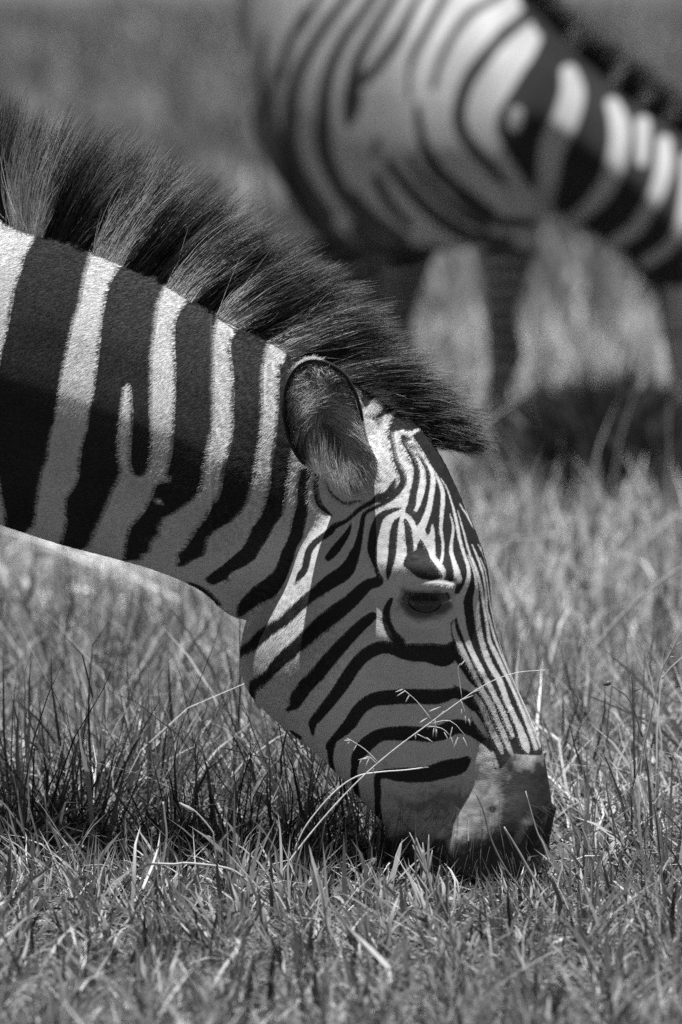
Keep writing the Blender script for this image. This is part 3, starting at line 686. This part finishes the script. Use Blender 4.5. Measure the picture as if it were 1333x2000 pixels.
# mane ---------------------------------------------------------------
MANE = np.array([  # root u, v, tip u, v   (near edge of the mane)
    (-140, 385, -170, 150), (-60, 415, -75, 185), (0, 438, 12, 200), (45, 448, 70, 225), (85, 452, 165, 238), (130, 472, 240, 262), (180, 502, 318, 300), (240, 522, 395, 345), (290, 548, 455, 385), (340, 572, 515, 425), (390, 592, 572, 462),
    (440, 620, 630, 505), (490, 652, 690, 548), (540, 676, 742, 595), (600, 702, 792, 645), (650, 728, 835, 690), (700, 758, 872, 738), (740, 782, 906, 775), (775, 806, 932, 810), (800, 828, 952, 846), (820, 846, 958, 872), (834, 862, 940, 886)], float)
def mane(name, tab, n, whites, half_w, crest, rad, parent, y_of, lenj=(0.72, 1.08), locks=0):
    """upright hair along a crest, gathered into tapering locks"""
    nl = locks or n // 40
    lt = R.random(nl) * (len(tab) - 1); ll = R.uniform(-1, 1, nl)
    k = R.integers(0, nl, n)
    t = np.clip(lt[k] + R.normal(0, .085, n), 0, len(tab) - 1.001)
    lat = np.clip(ll[k] + R.normal(0, .12, n), -1.1, 1.1)
    i = np.minimum(t.astype(int), len(tab) - 2); f = (t - i)[:, None]
    r = tab[i] * (1 - f) + tab[i + 1] * f
    stub = R.random(n) < .25
    on_w = np.zeros(n, bool)
    for a, b, pr in whites: on_w |= (r[:, 0] > a) & (r[:, 0] < b)
    sw = on_w & (R.random(n) < .7); lat[sw] = -R.uniform(.6, 1.12, sw.sum())
    root = r[:, :2].copy()
    tang = tab[i + 1, :2] - tab[i, :2]; tang /= np.linalg.norm(tang, axis=1)[:, None]
    up = np.stack([tang[:, 1], -tang[:, 0]], -1)
    root += up * (crest * (1 - np.minimum(lat ** 2, 1)) - 5 + R.normal(0, 3, n) - stub * R.random(n) * 22 * np.abs(lat))[:, None]
    # the lock's own tip
    li = np.minimum(lt.astype(int), len(tab) - 2); lf = (lt - li)[:, None]
    lr = tab[li] * (1 - lf) + tab[li + 1] * lf
    lv = lr[:, 2:] - lr[:, :2]
    la = 0.30 * (vnoise(lt * 5, ll * 2 + 3, 31) - .5) + R.normal(0, .07, nl)
    lv = np.stack([lv[:, 0] * np.cos(la) - lv[:, 1] * np.sin(la), lv[:, 0] * np.sin(la) + lv[:, 1] * np.cos(la)], -1)
    llen = R.uniform(*lenj, nl) * (1 + .16 * (vnoise(lt * 3.3, ll + 7, 35) - .5)) * np.where(R.random(nl) < .35, R.uniform(.55, .9, nl), 1.0)
    ltip = lr[:, :2] + lv * llen[:, None]
    gather = R.uniform(.25, .8, n)[:, None]
    ang = R.normal(0, .05, n); wild = R.random(n) < .03; ang[wild] += R.normal(0, .25, wild.sum())
    vec = r[:, 2:] - r[:, :2]
    own = root + np.stack([vec[:, 0] * np.cos(ang) - vec[:, 1] * np.sin(ang), vec[:, 0] * np.sin(ang) + vec[:, 1] * np.cos(ang)], -1) * llen[k][:, None]
    gather[wild] = 0
    tip = own * (1 - gather) + ltip[k] * gather
    vec = (tip - root) * np.where(stub, R.uniform(.25, .7, n), R.uniform(.82, 1.06, n))[:, None]
    K = 7; s = np.linspace(0, 1, K)
    perp = np.stack([vec[:, 1], -vec[:, 0]], -1)
    bow = (0.035 + R.normal(0, 0.035, nl)[k] + R.normal(0, .02, n))[:, None, None]
    uv = root[:, None] + vec[:, None] * s[None, :, None] + perp[:, None] * bow * (4 * s * (1 - s))[None, :, None]
    uv = uv + R.normal(0, 1.5, (n, 1, 2)) * np.sin(s * 7)[None, :, None] * s[None, :, None]
    spread = lat[:, None] * half_w * (1 + (0.6 * s[None] * R.uniform(-.3, 1, nl)[k][:, None])) + R.normal(0, .003, n)[:, None] * s[None]
    y = y_of(root[:, 0])[:, None] + spread
    pts = P(uv[..., 0], uv[..., 1], y)
    wt = np.zeros(n)
    for a, b, pr in whites:
        wt = np.maximum(wt, ((r[:, 0] + R.normal(0, 3, n) > a) & (r[:, 0] < b)) * pr)
    persist = np.clip(wt * R.uniform(.35, 1.15, n), 0, 1.2)
    thick = np.where(R.random(n) < .2, R.uniform(1.3, 1.9, n), R.uniform(.8, 1.2, n))
    rr = np.outer(thick, np.interp(s, [0, .6, 1], [1, .85, .3])) * rad
    return curves_obj(name, pts, rr, mat_mane, parent, {'white': (wt > 0).astype(float), 'persist': persist, 'rnd': np.clip(R.random(n) * .6 + R.random(nl)[k] * .4, 0, 1)})
WHITES = [(-95, -60, .9), (20, 88, 1.0), (178, 240, .95), (322, 378, .7), (424, 474, .6), (522, 574, .7), (632, 668, .6), (692, 714, .4), (729, 754, .4), (762, 782, .35), (797, 808, .3)]
mo = mane('mane', MANE, 52000, WHITES, 0.024, 16, 0.00019, zebra, lambda u: np.interp(u, [-460, 50, 180, 430, 560], [.37, .14, .09, .02, 0]), locks=1500)
tag(mo, kind='stuff')

# fur -----------------------------------------------------------------
def fur(n):
    me.calc_loop_triangles()
    tri = np.empty(len(me.loop_triangles) * 3, np.int32); me.loop_triangles.foreach_get('vertices', tri); tri = tri.reshape(-1, 3)
    vv = verts_of(me); nn = normals_of(me)
    nb = len(v)
    tri = tri[(tri < nb).all(1)]
    c = vv[tri].mean(1); qc = side_uv(c)
    ok = (qc[:, 0] > -45) & (qc[:, 1] < 1775) & (c[:, 1] < np.interp(qc[:, 0], [-60, 50, 180, 430, 560], [.22, .18, .13, .07, .06])) & (nn[tri[:, 0]][:, 1] < 0.35)
    ok &= np.hypot((qc[:, 0] - 828) / 46, (qc[:, 1] - 1174) / 21) > 1
    tri = tri[ok]
    area = np.linalg.norm(np.cross(vv[tri[:, 1]] - vv[tri[:, 0]], vv[tri[:, 2]] - vv[tri[:, 0]]), axis=1)
    pick = R.choice(len(tri), n, p=area / area.sum())
    b = R.random((n, 2)); fl = b.sum(1) > 1; b[fl] = 1 - b[fl]
    w = np.stack([1 - b.sum(1), b[:, 0], b[:, 1]], -1)[:, :, None]
    T = tri[pick]
    p = (vv[T] * w).sum(1); nr = (nn[T] * w).sum(1); nr /= np.linalg.norm(nr, axis=1)[:, None]
    s_ = (sd[T] * w[:, :, 0]).sum(1); k_ = (sk[T] * w[:, :, 0]).sum(1)
    qq = side_uv(p)
    hw = np.clip((qq[:, 0] * 0.55 + qq[:, 1] - 1250) / 180, 0, 1)
    cheek = np.clip(1 - np.hypot(qq[:, 0] - 540, qq[:, 1] - 1260) / 170, 0, 1)
    ang = -0.25 + 2.6 * (vnoise(qq[:, 0] / 160, qq[:, 1] / 160, 41) - .5) * .35 + hw * (-0.75) + R.normal(0, .13, n) + (1.0 * (vnoise(qq[:, 0] / 26, qq[:, 1] / 26, 43) - .5)) * (0.35 + cheek)
    # direction on the flank: towards the tail and down
    d = np.stack([-np.cos(ang), np.zeros(n), np.sin(ang)], -1)
    d -= (d * nr).sum(1)[:, None] * nr; d /= np.linalg.norm(d, axis=1)[:, None]
    ln = (0.0075 * (1 - hw) + 0.0042 * hw + .007 * cheek) * R.uniform(.6, 1.2, n) * (1 - .75 * np.clip(k_, 0, 1))
    lift = R.uniform(.1, .28, n)[:, None]
    st = np.array([0, .5, 1.0])
    pts = p[:, None] - nr[:, None] * .0006 + ln[:, None, None] * (d[:, None] * st[None, :, None] + nr[:, None] * (lift[:, :, None] * (st - .38 * st ** 2)[None, :, None]))
    rad = np.outer(R.uniform(.7, 1.2, n), [1, .8, .2]) * .00016
    o = curves_obj('fur', pts, rad, mat_fur, zebra, {'stripe': s_, 'skin': k_, 'rnd': R.random(n)})
    tag(o, kind='stuff')
fur(560000)

def ear_hair(n):
    i = R.integers(0, len(RIMP), n)
    r0 = R.uniform(.12, .97, n) ** .8
    low = (i / len(RIMP) < .06) | (i / len(RIMP) > .76)
    r0[low] = R.uniform(.3, 1.1, low.sum())
    rimp = RIMP[i]
    uv = ECEN + (rimp - ECEN) * r0[:, None]
    y = RIMY.mean() * (1 - r0 ** 2) + RIMY[i] * r0 ** 2 + 0.042 * (1 - r0 ** 2.2) - 0.0005
    # lie inwards from the rim, and up from the base
    d = (ECEN + np.array([-20, -40]) - uv); d /= np.linalg.norm(d, axis=1)[:, None] + 1e-6
    d = d * 0.8 + np.array([-.25, -.55]) + R.normal(0, .22, (n, 2)) + .5 * np.stack([vnoise(uv[:, 0] / 22, uv[:, 1] / 22, 51) - .5, vnoise(uv[:, 0] / 22, uv[:, 1] / 22, 52) - .5], -1)
    L = R.uniform(18, 62, n)
    s = np.linspace(0, 1, 5)
    U = uv[:, None] + d[:, None] * (L[:, None, None] * s[None, :, None])
    Y = y[:, None] - (0.012 * np.sin(s * 2.2))[None] * R.uniform(.3, 1, n)[:, None]
    pts = P(U[..., 0], U[..., 1], Y)
    edge = np.clip((r0 - .9) / .05, 0, 1) * (np.abs(i / len(RIMP) - .40) < .30)
    sdv = -CLIP + (CLIP + 10) * edge
    tuft = vnoise(uv[:, 0] / 18, uv[:, 1] / 30, 55)
    o = curves_obj('ear_hair', pts, np.outer(R.uniform(.7, 1.2, n), [1, .9, .8, .6, .2]) * .00022, mat_fur, zebra, {'stripe': sdv, 'skin': np.clip(.1 + 1.9 * (tuft - .5) + .3 * low, 0, .85), 'rnd': R.random(n)})  # low: shading of the ear base put into the hair colour
    tag(o, kind='stuff')
ear_hair(12000)
def ear_fringe(n):
    f = np.clip(R.normal(.43, .025, n), .37, .49); i = (f * len(RIMP)).astype(int)
    rimp = RIMP[i] + R.normal(0, 1.5, (n, 2))
    out = rimp - ECEN; out /= np.linalg.norm(out, axis=1)[:, None]
    tng = np.stack([-out[:, 1], out[:, 0]], -1)
    L = R.uniform(3, 10, n)
    s = np.linspace(0, 1, 4)
    U = rimp[:, None] + (out * .7 + tng * R.normal(0.5, .5, n)[:, None])[:, None] * (L[:, None, None] * s[None, :, None])
    Y = (RIMY[i] + R.uniform(0.002, .014, n))[:, None] + .004 * s[None]
    o = curves_obj('ear_fringe', P(U[..., 0], U[..., 1], Y), np.outer(R.uniform(.7, 1.2, n), [1, .9, .6, .2]) * .0002, mat_fur, zebra, {'stripe': np.full(n, -CLIP), 'skin': R.uniform(0, .4, n), 'rnd': R.random(n)})
    tag(o, kind='stuff')
ear_fringe(500)

# ------------------------------------------------------------------ the far zebra
YB = 7.9
def kpx(y): return FPX / (CAM_D + y)
far_st = [  # Tu,Tv,Bu,Bv,W(m),twist,y
    (484, -40, 490, 220, .06, 0, 8.9), (494, -130, 502, 290, .17, 0, 8.85), (530, -180, 540, 360, .25, 0, 8.7), (600, -190, 610, 450, .29, 0, 8.5), (690, -170, 690, 495, .30, 0, 8.3), (780, -140, 780, 500, .29, 0, 8.1),
    (870, -105, 880, 490, .27, 0, 8.0), (960, -60, 975, 476, .25, 0, 7.92), (1030, -10, 1040, 440, .21, 0, 7.9), (1085, 45, 1085, 424, .175, 0, 7.9), (1140, 98, 1128, 446, .15, 0, 7.9), (1210, 160, 1180, 480, .135, 0, 7.9),
    (1270, 205, 1226, 520, .125, 0, 7.9), (1340, 265, 1262, 556, .115, 0, 7.88), (1430, 350, 1284, 596, .11, 0, 7.86), (1500, 450, 1292, 655, .115, 0, 7.85), (1530, 560, 1312, 735, .10, 0, 7.84), (1530, 650, 1362, 800, .08, 0, 7.84), (1520, 730, 1420, 850, .07, 0, 7.84), (1505, 790, 1450, 870, .04, 0, 7.84)]
pieces = [loft(far_st, PS, [[.55, .68, .84, .96, 1, .97, .85] if i < 8 else NECKP for i in range(len(far_st))], K=48, n=4, power=2.6)]
def leg(us, y, rad):
    p = [P(u, vv, y) for u, vv in us]
    p[-1][2] = 0.0
    pieces.append(tube(p, rad, 18))
rl = (.10, .072, .046, .032, .038, .027, .026, .036, .045)
leg([(990, 310), (992, 450), (985, 550), (980, 620), (987, 690), (977, 745), (972, 800), (972, 870), (975, 930)], 7.82, rl)
leg([(800, 310), (795, 460), (785, 560), (778, 630), (778, 690), (772, 745), (768, 800), (768, 870), (768, 930)], 8.2, rl)
leg([(620, 180), (625, 410), (652, 520), (690, 590), (672, 660), (664, 720), (660, 780), (656, 840), (660, 900)], 8.5, (.10, .12, .08, .05, .04, .03, .03, .038, .045))
leg([(690, 200), (700, 430), (732, 525), (765, 590), (748, 660), (740, 720), (736, 780), (732, 830), (734, 890)], 8.7, (.10, .11, .075, .048, .04, .03, .03, .038, .045))
pieces.append(tube([P(500, -120, 9.05), P(486, -60, 9.1), P(482, 20, 9.12), P(478, 110, 9.1)], (.03, .028, .022, .01), 12))
for sx in (1462, 1515):
    pieces.append(tube([P(sx, 395, 7.76 if sx < 1500 else 7.95), P(sx + 18, 350, 7.72 if sx < 1500 else 8.0), P(sx + 35, 290, 7.7 if sx < 1500 else 8.02)], (.022, .04, .01), 14))
me2 = fuse(pieces, 0.011, 3)
FARP = []
def b2(*p): FARP.append(('B', 's', p))
def w2(*p): FARP.append(('W', 's', p))
b2((600, 20, 10), (585, 47, 12), (566, 85, 13), (556, 120, 12), (550, 160, 8)); b2((500, 215, 10), (506, 245, 18), (526, 290, 24), (553, 335, 26), (590, 385, 24))
b2((520, 60, 6), (512, 110, 9), (508, 170, 10), (512, 225, 12)); b2((640, -40, 10), (612, 15, 10), (588, 60, 8)); b2((540, 130, 7), (530, 190, 10), (536, 250, 14), (552, 300, 16)); b2((720, -60, 14), (673, 0, 14), (629, 61, 15), (592, 125, 16), (575, 176, 17), (568, 236, 21), (568, 280, 22), (582, 331, 22), (609, 378, 22), (642, 422, 20))
b2((760, -60, 14), (713, 20, 14), (676, 71, 15), (649, 125, 17), (636, 176, 18), (632, 236, 23), (632, 287, 24), (649, 338, 23), (676, 388, 22), (710, 435, 20))
b2((800, -60, 14), (764, 3, 13), (727, 64, 14), (700, 118, 17), (691, 162, 22), (688, 203, 28), (680, 243, 12))
b2((850, -60, 15), (815, 0, 15), (778, 74, 16), (744, 122, 15), (712, 158, 16)); b2((900, -60, 16), (865, 0, 17), (835, 57, 17), (808, 108, 15), (799, 150, 9), (800, 190, 9))
b2((1000, -30, 18), (961, 0, 18), (922, 24, 18), (890, 62, 17), (861, 118, 15), (845, 172, 13))
b2((814, 205, 9), (817, 225, 14), (825, 270, 16), (845, 321, 24), (879, 358, 24), (923, 388, 20), (964, 415, 14))
b2((1035, 25, 30), (1012, 46, 24), (984, 68, 27), (946, 113, 28), (914, 160, 27), (897, 216, 26), (904, 260, 25), (934, 300, 24), (974, 344, 20), (990, 365, 8))
b2((760, 320, 14), (800, 370, 22), (850, 420, 24), (920, 462, 24), (1000, 470, 16)); b2((504, 150, 8), (520, 200, 12), (530, 240, 16)); b2((700, 450, 26), (760, 490, 26), (860, 496, 26)); b2((560, 330, 20), (600, 410, 24), (660, 470, 26), (720, 500, 20)); b2((860, 330, 8), (900, 390, 16), (960, 430, 20), (1040, 436, 16)); b2((690, 380, 14), (730, 430, 22), (790, 470, 22)); b2((740, 270, 7), (730, 300, 10)); b2((736, 350, 16), (762, 400, 16), (800, 440, 16)); b2((800, 300, 8), (810, 330, 14), (850, 375, 16), (900, 420, 14), (950, 445, 10))
FARP.append(('B', 'p', ((1010, 0), (1060, -40), (1120, 20), (1600, 150), (1600, 520), (1340, 560), (1262, 560), (1225, 500), (1100, 420), (1062, 400), (1040, 370), (1028, 360), (1010, 330), (984, 290), (968, 250), (975, 215), (1015, 150), (1050, 90), (1040, 40))))
w2((1040, 75, 34), (1018, 111, 38), (984, 152, 38), (950, 196, 37), (938, 230, 30), (952, 270, 22), (991, 321, 14)); w2((1009, 222, 28), (1006, 245, 26))
w2((1112, 142, 32), (1119, 180, 46), (1106, 230, 50), (1086, 270, 52), (1075, 304, 46), (1072, 338, 42), (1062, 395, 36)); w2((1197, 203, 26), (1209, 236, 36), (1210, 280, 37), (1197, 338, 37), (1173, 381, 34), (1136, 418, 26), (1110, 430, 20))
w2((1256, 240, 28), (1256, 270, 26), (1254, 315, 20)); w2((1298, 277, 26), (1298, 321, 32), (1288, 364, 30), (1268, 405, 28), (1240, 448, 28), (1200, 474, 24)); w2((1327, 585, 44), (1326, 640, 46), (1318, 700, 30)); w2((1345, 310, 24), (1342, 380, 24), (1329, 445, 24), (1305, 484, 24), (1262, 513, 22))
b2((1288, 545, 20), (1292, 640, 10), (1300, 720, 16), (1340, 780, 30)); b2((1310, 655, 9), (1345, 650, 9))
for k_ in range(16): b2((930, 500 + k_ * 30, 13), (985, 494 + k_ * 30, 19), (1055, 502 + k_ * 30, 17))
for k_ in range(15): b2((600, 480 + k_ * 28, 17), (720, 494 + k_ * 28, 19), (840, 490 + k_ * 28, 17))
FARP = [(c, k, [(x[0], x[1], x[2] * (1.4 if x[0] < 790 else 1.12)) for x in p]) if (c == 'B' and k == 's' and max(y[1] for y in p) < 520 and p[0][0] < 1000) else (c, k, p) for c, k, p in FARP]
v2 = verts_of(me2)
k0 = np.array([P(0, 0, YB)[0]])
def true_uv(p):                      # flank plane of the far zebra, which stands at a slant
    dx, dy, dz = p[:, 0], p[:, 1] + CAM_D, p[:, 2] - CAM_H
    fwd = dy * cp - dz * sp; upv = dy * sp + dz * cp
    return np.stack([666.5 + FPX * dx / fwd, 1000 - FPX * upv / fwd], -1)
mid_y = np.interp(true_uv(v2)[:, 0], [484, 690, 870, 1030], [8.9, 8.3, 8.0, 7.9])
vm = v2.copy(); fm = vm[:, 1] > mid_y; vm[fm, 1] = 2 * mid_y[fm] - vm[fm, 1]
q2 = true_uv(vm)
sd2 = pattern(q2, FARP)
zebra2 = bpy.data.objects.new('zebra', me2); COL.objects.link(zebra2)
me2.materials.clear(); me2.materials.append(mat_coat_far)
me2.polygons.foreach_set('use_smooth', np.ones(len(me2.polygons), bool))
set_attr(me2, 'stripe', sd2)
set_attr(me2, 'skin', np.clip((q2[:, 1] - 770) / 60, 0, 1) * (q2[:, 0] > 1380))
tag(zebra2, 'blurred zebra standing side-on behind, its body above the near mane', 'zebra', 'zebras grazing on the savanna')
MANE2 = np.array([(985, -30, 1020, -95), (1035, 10, 1075, -35), (1080, 48, 1125, 20), (1140, 105, 1180, 62), (1210, 168, 1250, 112), (1270, 212, 1310, 158), (1335, 268, 1375, 205), (1420, 350, 1475, 290), (1480, 420, 1540, 380)], float)
mo2 = mane('mane', MANE2, 14000, [(1108, 1130, .8), (1190, 1208, .8), (1250, 1262, .8), (1296, 1310, .8)], 0.022, 12, 0.0007, zebra2, lambda u: np.full(len(u), 7.9), locks=3000)
tag(mo2, kind='stuff')

# ------------------------------------------------------------------ single stalks of grass
def attr_all(o, val): set_attr(o.data, 'tone', np.full(len(o.data.vertices), val))
def merge(parts):
    V, F, off = [], [], 0
    for v_, f4, f3 in parts:
        V.append(v_); F += [list(x) for x in (f4 + off)] + [list(x) for x in (f3 + off)]; off += len(v_)
    return np.vstack(V), F
def poly_obj(name, parts, tone, parent=None):
    V, F = merge(parts)
    m2 = bpy.data.meshes.new(name); m2.from_pydata(V.tolist(), [], F); m2.update()
    m2.polygons.foreach_set('use_smooth', np.ones(len(m2.polygons), bool)); m2.materials.append(mat_grass)
    o = bpy.data.objects.new(name, m2); COL.objects.link(o)
    if parent: o.parent = parent
    attr_all(o, tone); return o
def px_tube(pts, y, w0, w1, K=6, n=5):
    pts = np.asarray(pts, float); ys = np.linspace(y[0], y[1], len(pts)) if isinstance(y, tuple) else np.full(len(pts), y)
    p = P(pts[:, 0], pts[:, 1], ys)
    return tube(p, m_(np.linspace(w0, w1, len(pts))) / 2, K, n)
def spikelet(a, b, y, w):
    a, b = np.array(a, float), np.array(b, float)
    p = np.array([P(*(a + (b - a) * s), y) for s in (0, .3, .65, 1)])
    return tube(p, m_(np.array([.3, 1, .8, .15]) * w) / 2, 5, 2)
def stalk(stem, y, w0, w1, tone, label, spikes=None, sy=None, sw=4.0, name='grass_stalk'):
    parts = [px_tube(stem, y, w0, w1)]
    o = poly_obj(name, parts, tone)
    tag(o, label, 'grass stalk', 'single grass stalks standing out of the sward')
    if spikes:
        sp_ = []
        for br, tips in spikes:
            yy = sy if sy is not None else (y[1] if isinstance(y, tuple) else y)
            sp_.append(px_tube(br, yy, 1.6, 1.0, 5, 3))
            for a, b in tips: sp_.append(spikelet(a, b, yy, sw))
        h = poly_obj('seed_head', sp_, tone * .9, o); tag(h, kind='stuff')
    return o
YF = -0.17
stalk([(508, 1800), (522, 1755), (560, 1690), (620, 1612), (690, 1535), (760, 1472), (840, 1412), (935, 1345), (1000, 1316), (1066, 1308)], YF, 3.6, 1.1, .8, 'long pale stalk with open seed head crossing in front of the muzzle', [
    ([(868, 1392), (900, 1368)], [((900, 1368), (925, 1358)), ((925, 1352), (940, 1346))]), ([(903, 1366), (898, 1330), (895, 1305), (900, 1296)], [((900, 1300), (910, 1288))]), ([(845, 1408), (815, 1370), (790, 1348)], [((800, 1358), (792, 1372)), ((788, 1346), (772, 1352)), ((792, 1349), (775, 1360))]),
    ([(850, 1405), (868, 1388)], [((838, 1390), (862, 1380)), ((820, 1412), (835, 1402))]), ([(830, 1418), (862, 1422), (880, 1437)], [((868, 1430), (876, 1445)), ((880, 1437), (886, 1455))]), ([(838, 1414), (880, 1408), (912, 1440)], [((884, 1420), (878, 1448)), ((895, 1440), (886, 1462)), ((893, 1446), (890, 1458)), ((905, 1440), (914, 1460))]),
    ([(812, 1432), (846, 1449)], [((832, 1440), (846, 1450)), ((812, 1434), (812, 1446))]), ([(850, 1404), (852, 1440)], [((848, 1422), (846, 1440)), ((853, 1424), (853, 1438))]), ([(900, 1366), (912, 1400)], [((902, 1385), (902, 1402)), ((909, 1398), (910, 1414)), ((916, 1404), (919, 1418))]),
    ([(740, 1490), (715, 1465), (688, 1447), (678, 1442)], [((697, 1455), (690, 1468)), ((686, 1446), (672, 1446)), ((684, 1448), (678, 1454))]), ([(738, 1494), (722, 1478), (708, 1482)], [((706, 1484), (702, 1494)), ((722, 1480), (714, 1498)), ((730, 1496), (729, 1514)), ((722, 1480), (700, 1484))])], YF, 2.5)
stalk([(575, 1660), (600, 1610), (650, 1550), (696, 1517), (740, 1508), (790, 1504), (838, 1498)], YF + .01, 2.8, 2.2, .75, 'thin bent pale stalk level across the lower cheek')
stalk([(1030, 1520), (1080, 1400), (1130, 1310), (1190, 1230), (1260, 1160), (1335, 1105), (1400, 1060)], 1.7, 10, 5, .42, 'thick blurred straw leaning far right behind the muzzle')
stalk([(1235, 1540), (1262, 1440), (1290, 1320), (1310, 1275), (1336, 1225)], .25, 4, 2.5, .42, 'slender upright stalk with fine seeds at the right edge', [([(1305, 1285), (1318, 1270)], [((1308, 1284), (1318, 1282)), ((1320, 1262), (1334, 1252)), ((1312, 1270), (1310, 1258))])], .25, 3)
stalk([(1293, 1326), (1312, 1303), (1340, 1278)], .25, 3, 3, .5, 'short pale side shoot on the right-hand seed stalk')
stalk([(1240, 1520), (1238, 1420), (1236, 1345), (1234, 1318)], .1, 4, 2, .12, 'dark upright stem beside the right-hand seed stalk', [([(1237, 1350), (1238, 1349)], [((1238, 1350), (1253, 1344))])], .1, 4)
stalk([(1255, 1440), (1232, 1370), (1195, 1338)], .2, 4, 3, .18, 'nodding stem with a small pale spikelet right of the nose', [([(1195, 1338), (1190, 1332)], [((1194, 1332), (1178, 1338))])], .2, 11)
stalk([(318, 1695), (322, 1672), (326, 1632), (322, 1592), (319, 1566)], -.2, 4.5, 4, .5, 'short broken pale stalk standing upright in the shade, left')
stalk([(436, 1765), (424, 1690), (418, 1640), (414, 1622), (382, 1585), (352, 1568)], -.2, 3.5, 3, .5, 'bent stalk with a single drooping spikelet over the shaded grass', [([(382, 1585), (378, 1580)], [((380, 1586), (350, 1568))])], -.2, 9)
stalk([(250, 1726), (288, 1690), (340, 1688), (370, 1686), (445, 1696), (480, 1718), (522, 1760)], -.3, 4.5, 5, .5, 'pale runner lying level over the shaded grass', [([(372, 1688), (376, 1700)], [((372, 1690), (366, 1712)), ((378, 1692), (392, 1738)), ((384, 1690), (378, 1722)), ((370, 1690), (374, 1705))]), ([(446, 1696), (450, 1720)], [((446, 1697), (452, 1745)), ((448, 1697), (470, 1712))])], -.3, 6)
stalk([(650, 1560), (600, 1500), (575, 1450), (545, 1410), (524, 1380)], .25, 3.5, 2.5, .04, 'dark thin stem rising towards the jaw')
stalk([(860, 1800), (846, 1750), (834, 1700), (826, 1660)], -.22, 8, 5, .5, 'pale bushy tuft of leaves just left of the mouth', [([(834, 1700), (822, 1660)], [((836, 1705), (800, 1625)), ((834, 1700), (812, 1632)), ((836, 1706), (838, 1630)), ((830, 1690), (826, 1645)), ((840, 1720), (806, 1650)), ((842, 1730), (822, 1655)), ((836, 1712), (845, 1660)), ((850, 1760), (800, 1690)), ((848, 1750), (860, 1690)), ((852, 1770), (880, 1720)), ((838, 1715), (815, 1660))])], -.22, 6.5)
stalk([(1075, 1830), (1035, 1760), (990, 1700), (960, 1640), (945, 1585), (930, 1550)], -.3, 5, 3, .2, 'dark curved blade bending up in front of the lips')
stalk([(1080, 1770), (1040, 1710), (1015, 1665), (985, 1615)], -.25, 8, 3, .35, 'broad folded blade leaning against the nostril')
stalk([(1075, 1690), (1062, 1650), (1048, 1620), (1027, 1545)], -.2, 5, 2, .45, 'straight pale blade rising past the tip of the nose')

# a pale tussock behind the throat and dark blades added in place of the far zebra's shadow
def clump(name, u0, u1, v1, y0, y1, n, hgt, w, tone, label, cat, leafy=False, lean0=.25):
    y = R.uniform(y0, y1, n); u = R.normal((u0 + u1) / 2, (u1 - u0) / 3.4, n)
    x = (u - 666.5) / FPX * (y + CAM_D)
    h = hgt * R.uniform(.45, 1.1, n) * np.exp(-((u - (u0 + u1) / 2) / (u1 - u0)) ** 2)
    az = R.uniform(0, 2 * np.pi, n); lean = np.abs(R.normal(lean0, .25, n))
    K = 4; pos = np.zeros((n, K, 3)); pos[:, 0] = np.stack([x, y, np.zeros(n)], -1); a = lean.copy()
    for k in range(1, K):
        pos[:, k] = pos[:, k - 1] + (h / 3)[:, None] * np.stack([np.sin(a) * np.cos(az), np.sin(a) * np.sin(az), np.cos(a)], -1); a += R.uniform(0, .5, n)
    if leafy:
        base = pos[:, 1 + R.integers(0, 3)]
        pos = base[:, None] + (pos - pos[:, :1]) * .25 + np.array([0, 0, .0])
    tw = R.uniform(0, 2 * np.pi, n); side = np.stack([np.cos(tw), np.sin(tw), R.normal(0, .4, n)], -1)
    off = side[:, None] * (np.array([.6, 1, .7, .05])[None, :, None] * w / 2)
    V = np.concatenate([pos - off, pos + off], 1)
    f = np.array([[k, k + 4, k + 5, k + 1] for k in range(3)])
    F = (np.arange(n)[:, None, None] * 8 + f[None]).reshape(-1, 4)
    o = mesh_obj(name, V.reshape(-1, 3), F, mat_grass)
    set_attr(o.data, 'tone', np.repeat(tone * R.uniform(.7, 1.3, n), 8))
    tag(o, label, cat, None); return o
clump('grass_tussock', 350, 480, 1130, 3.6, 4.4, 2600, .46, .009, .85, 'pale dry grass tussock glowing out of focus below the throat', 'tussock', lean0=.38)
clump('shadow_clump', 1030, 1350, 820, 6.0, 7.2, 4200, .31, .022, .03, 'dark blades added in place of the shadow at the feet of the blurred zebra, right', 'shadow clump')

# whiskers on the lips and chin
def whiskers(n):
    ok = np.nonzero((~far) & (q[:, 1] > 1560) & (q[:, 1] < 1735) & (q[:, 0] > 770) & (q[:, 0] < 1062))[0]
    i = R.choice(ok, n); p = v[i]; d = n_[i] + np.array([.1, -.2, -.5]) + R.normal(0, .25, (n, 3)); d /= np.linalg.norm(d, axis=1)[:, None]
    L = R.uniform(.012, .04, n); k = np.linspace(0, 1, 5)
    pts = p[:, None] + L[:, None, None] * (d[:, None] * k[None, :, None] + np.array([0, 0, -.25]) * (k ** 2)[None, :, None])
    o = curves_obj('whiskers', pts, np.tile(np.linspace(.00022, .00006, 5), (n, 1)), mat_lash, zebra); tag(o, kind='stuff')
whiskers(160)
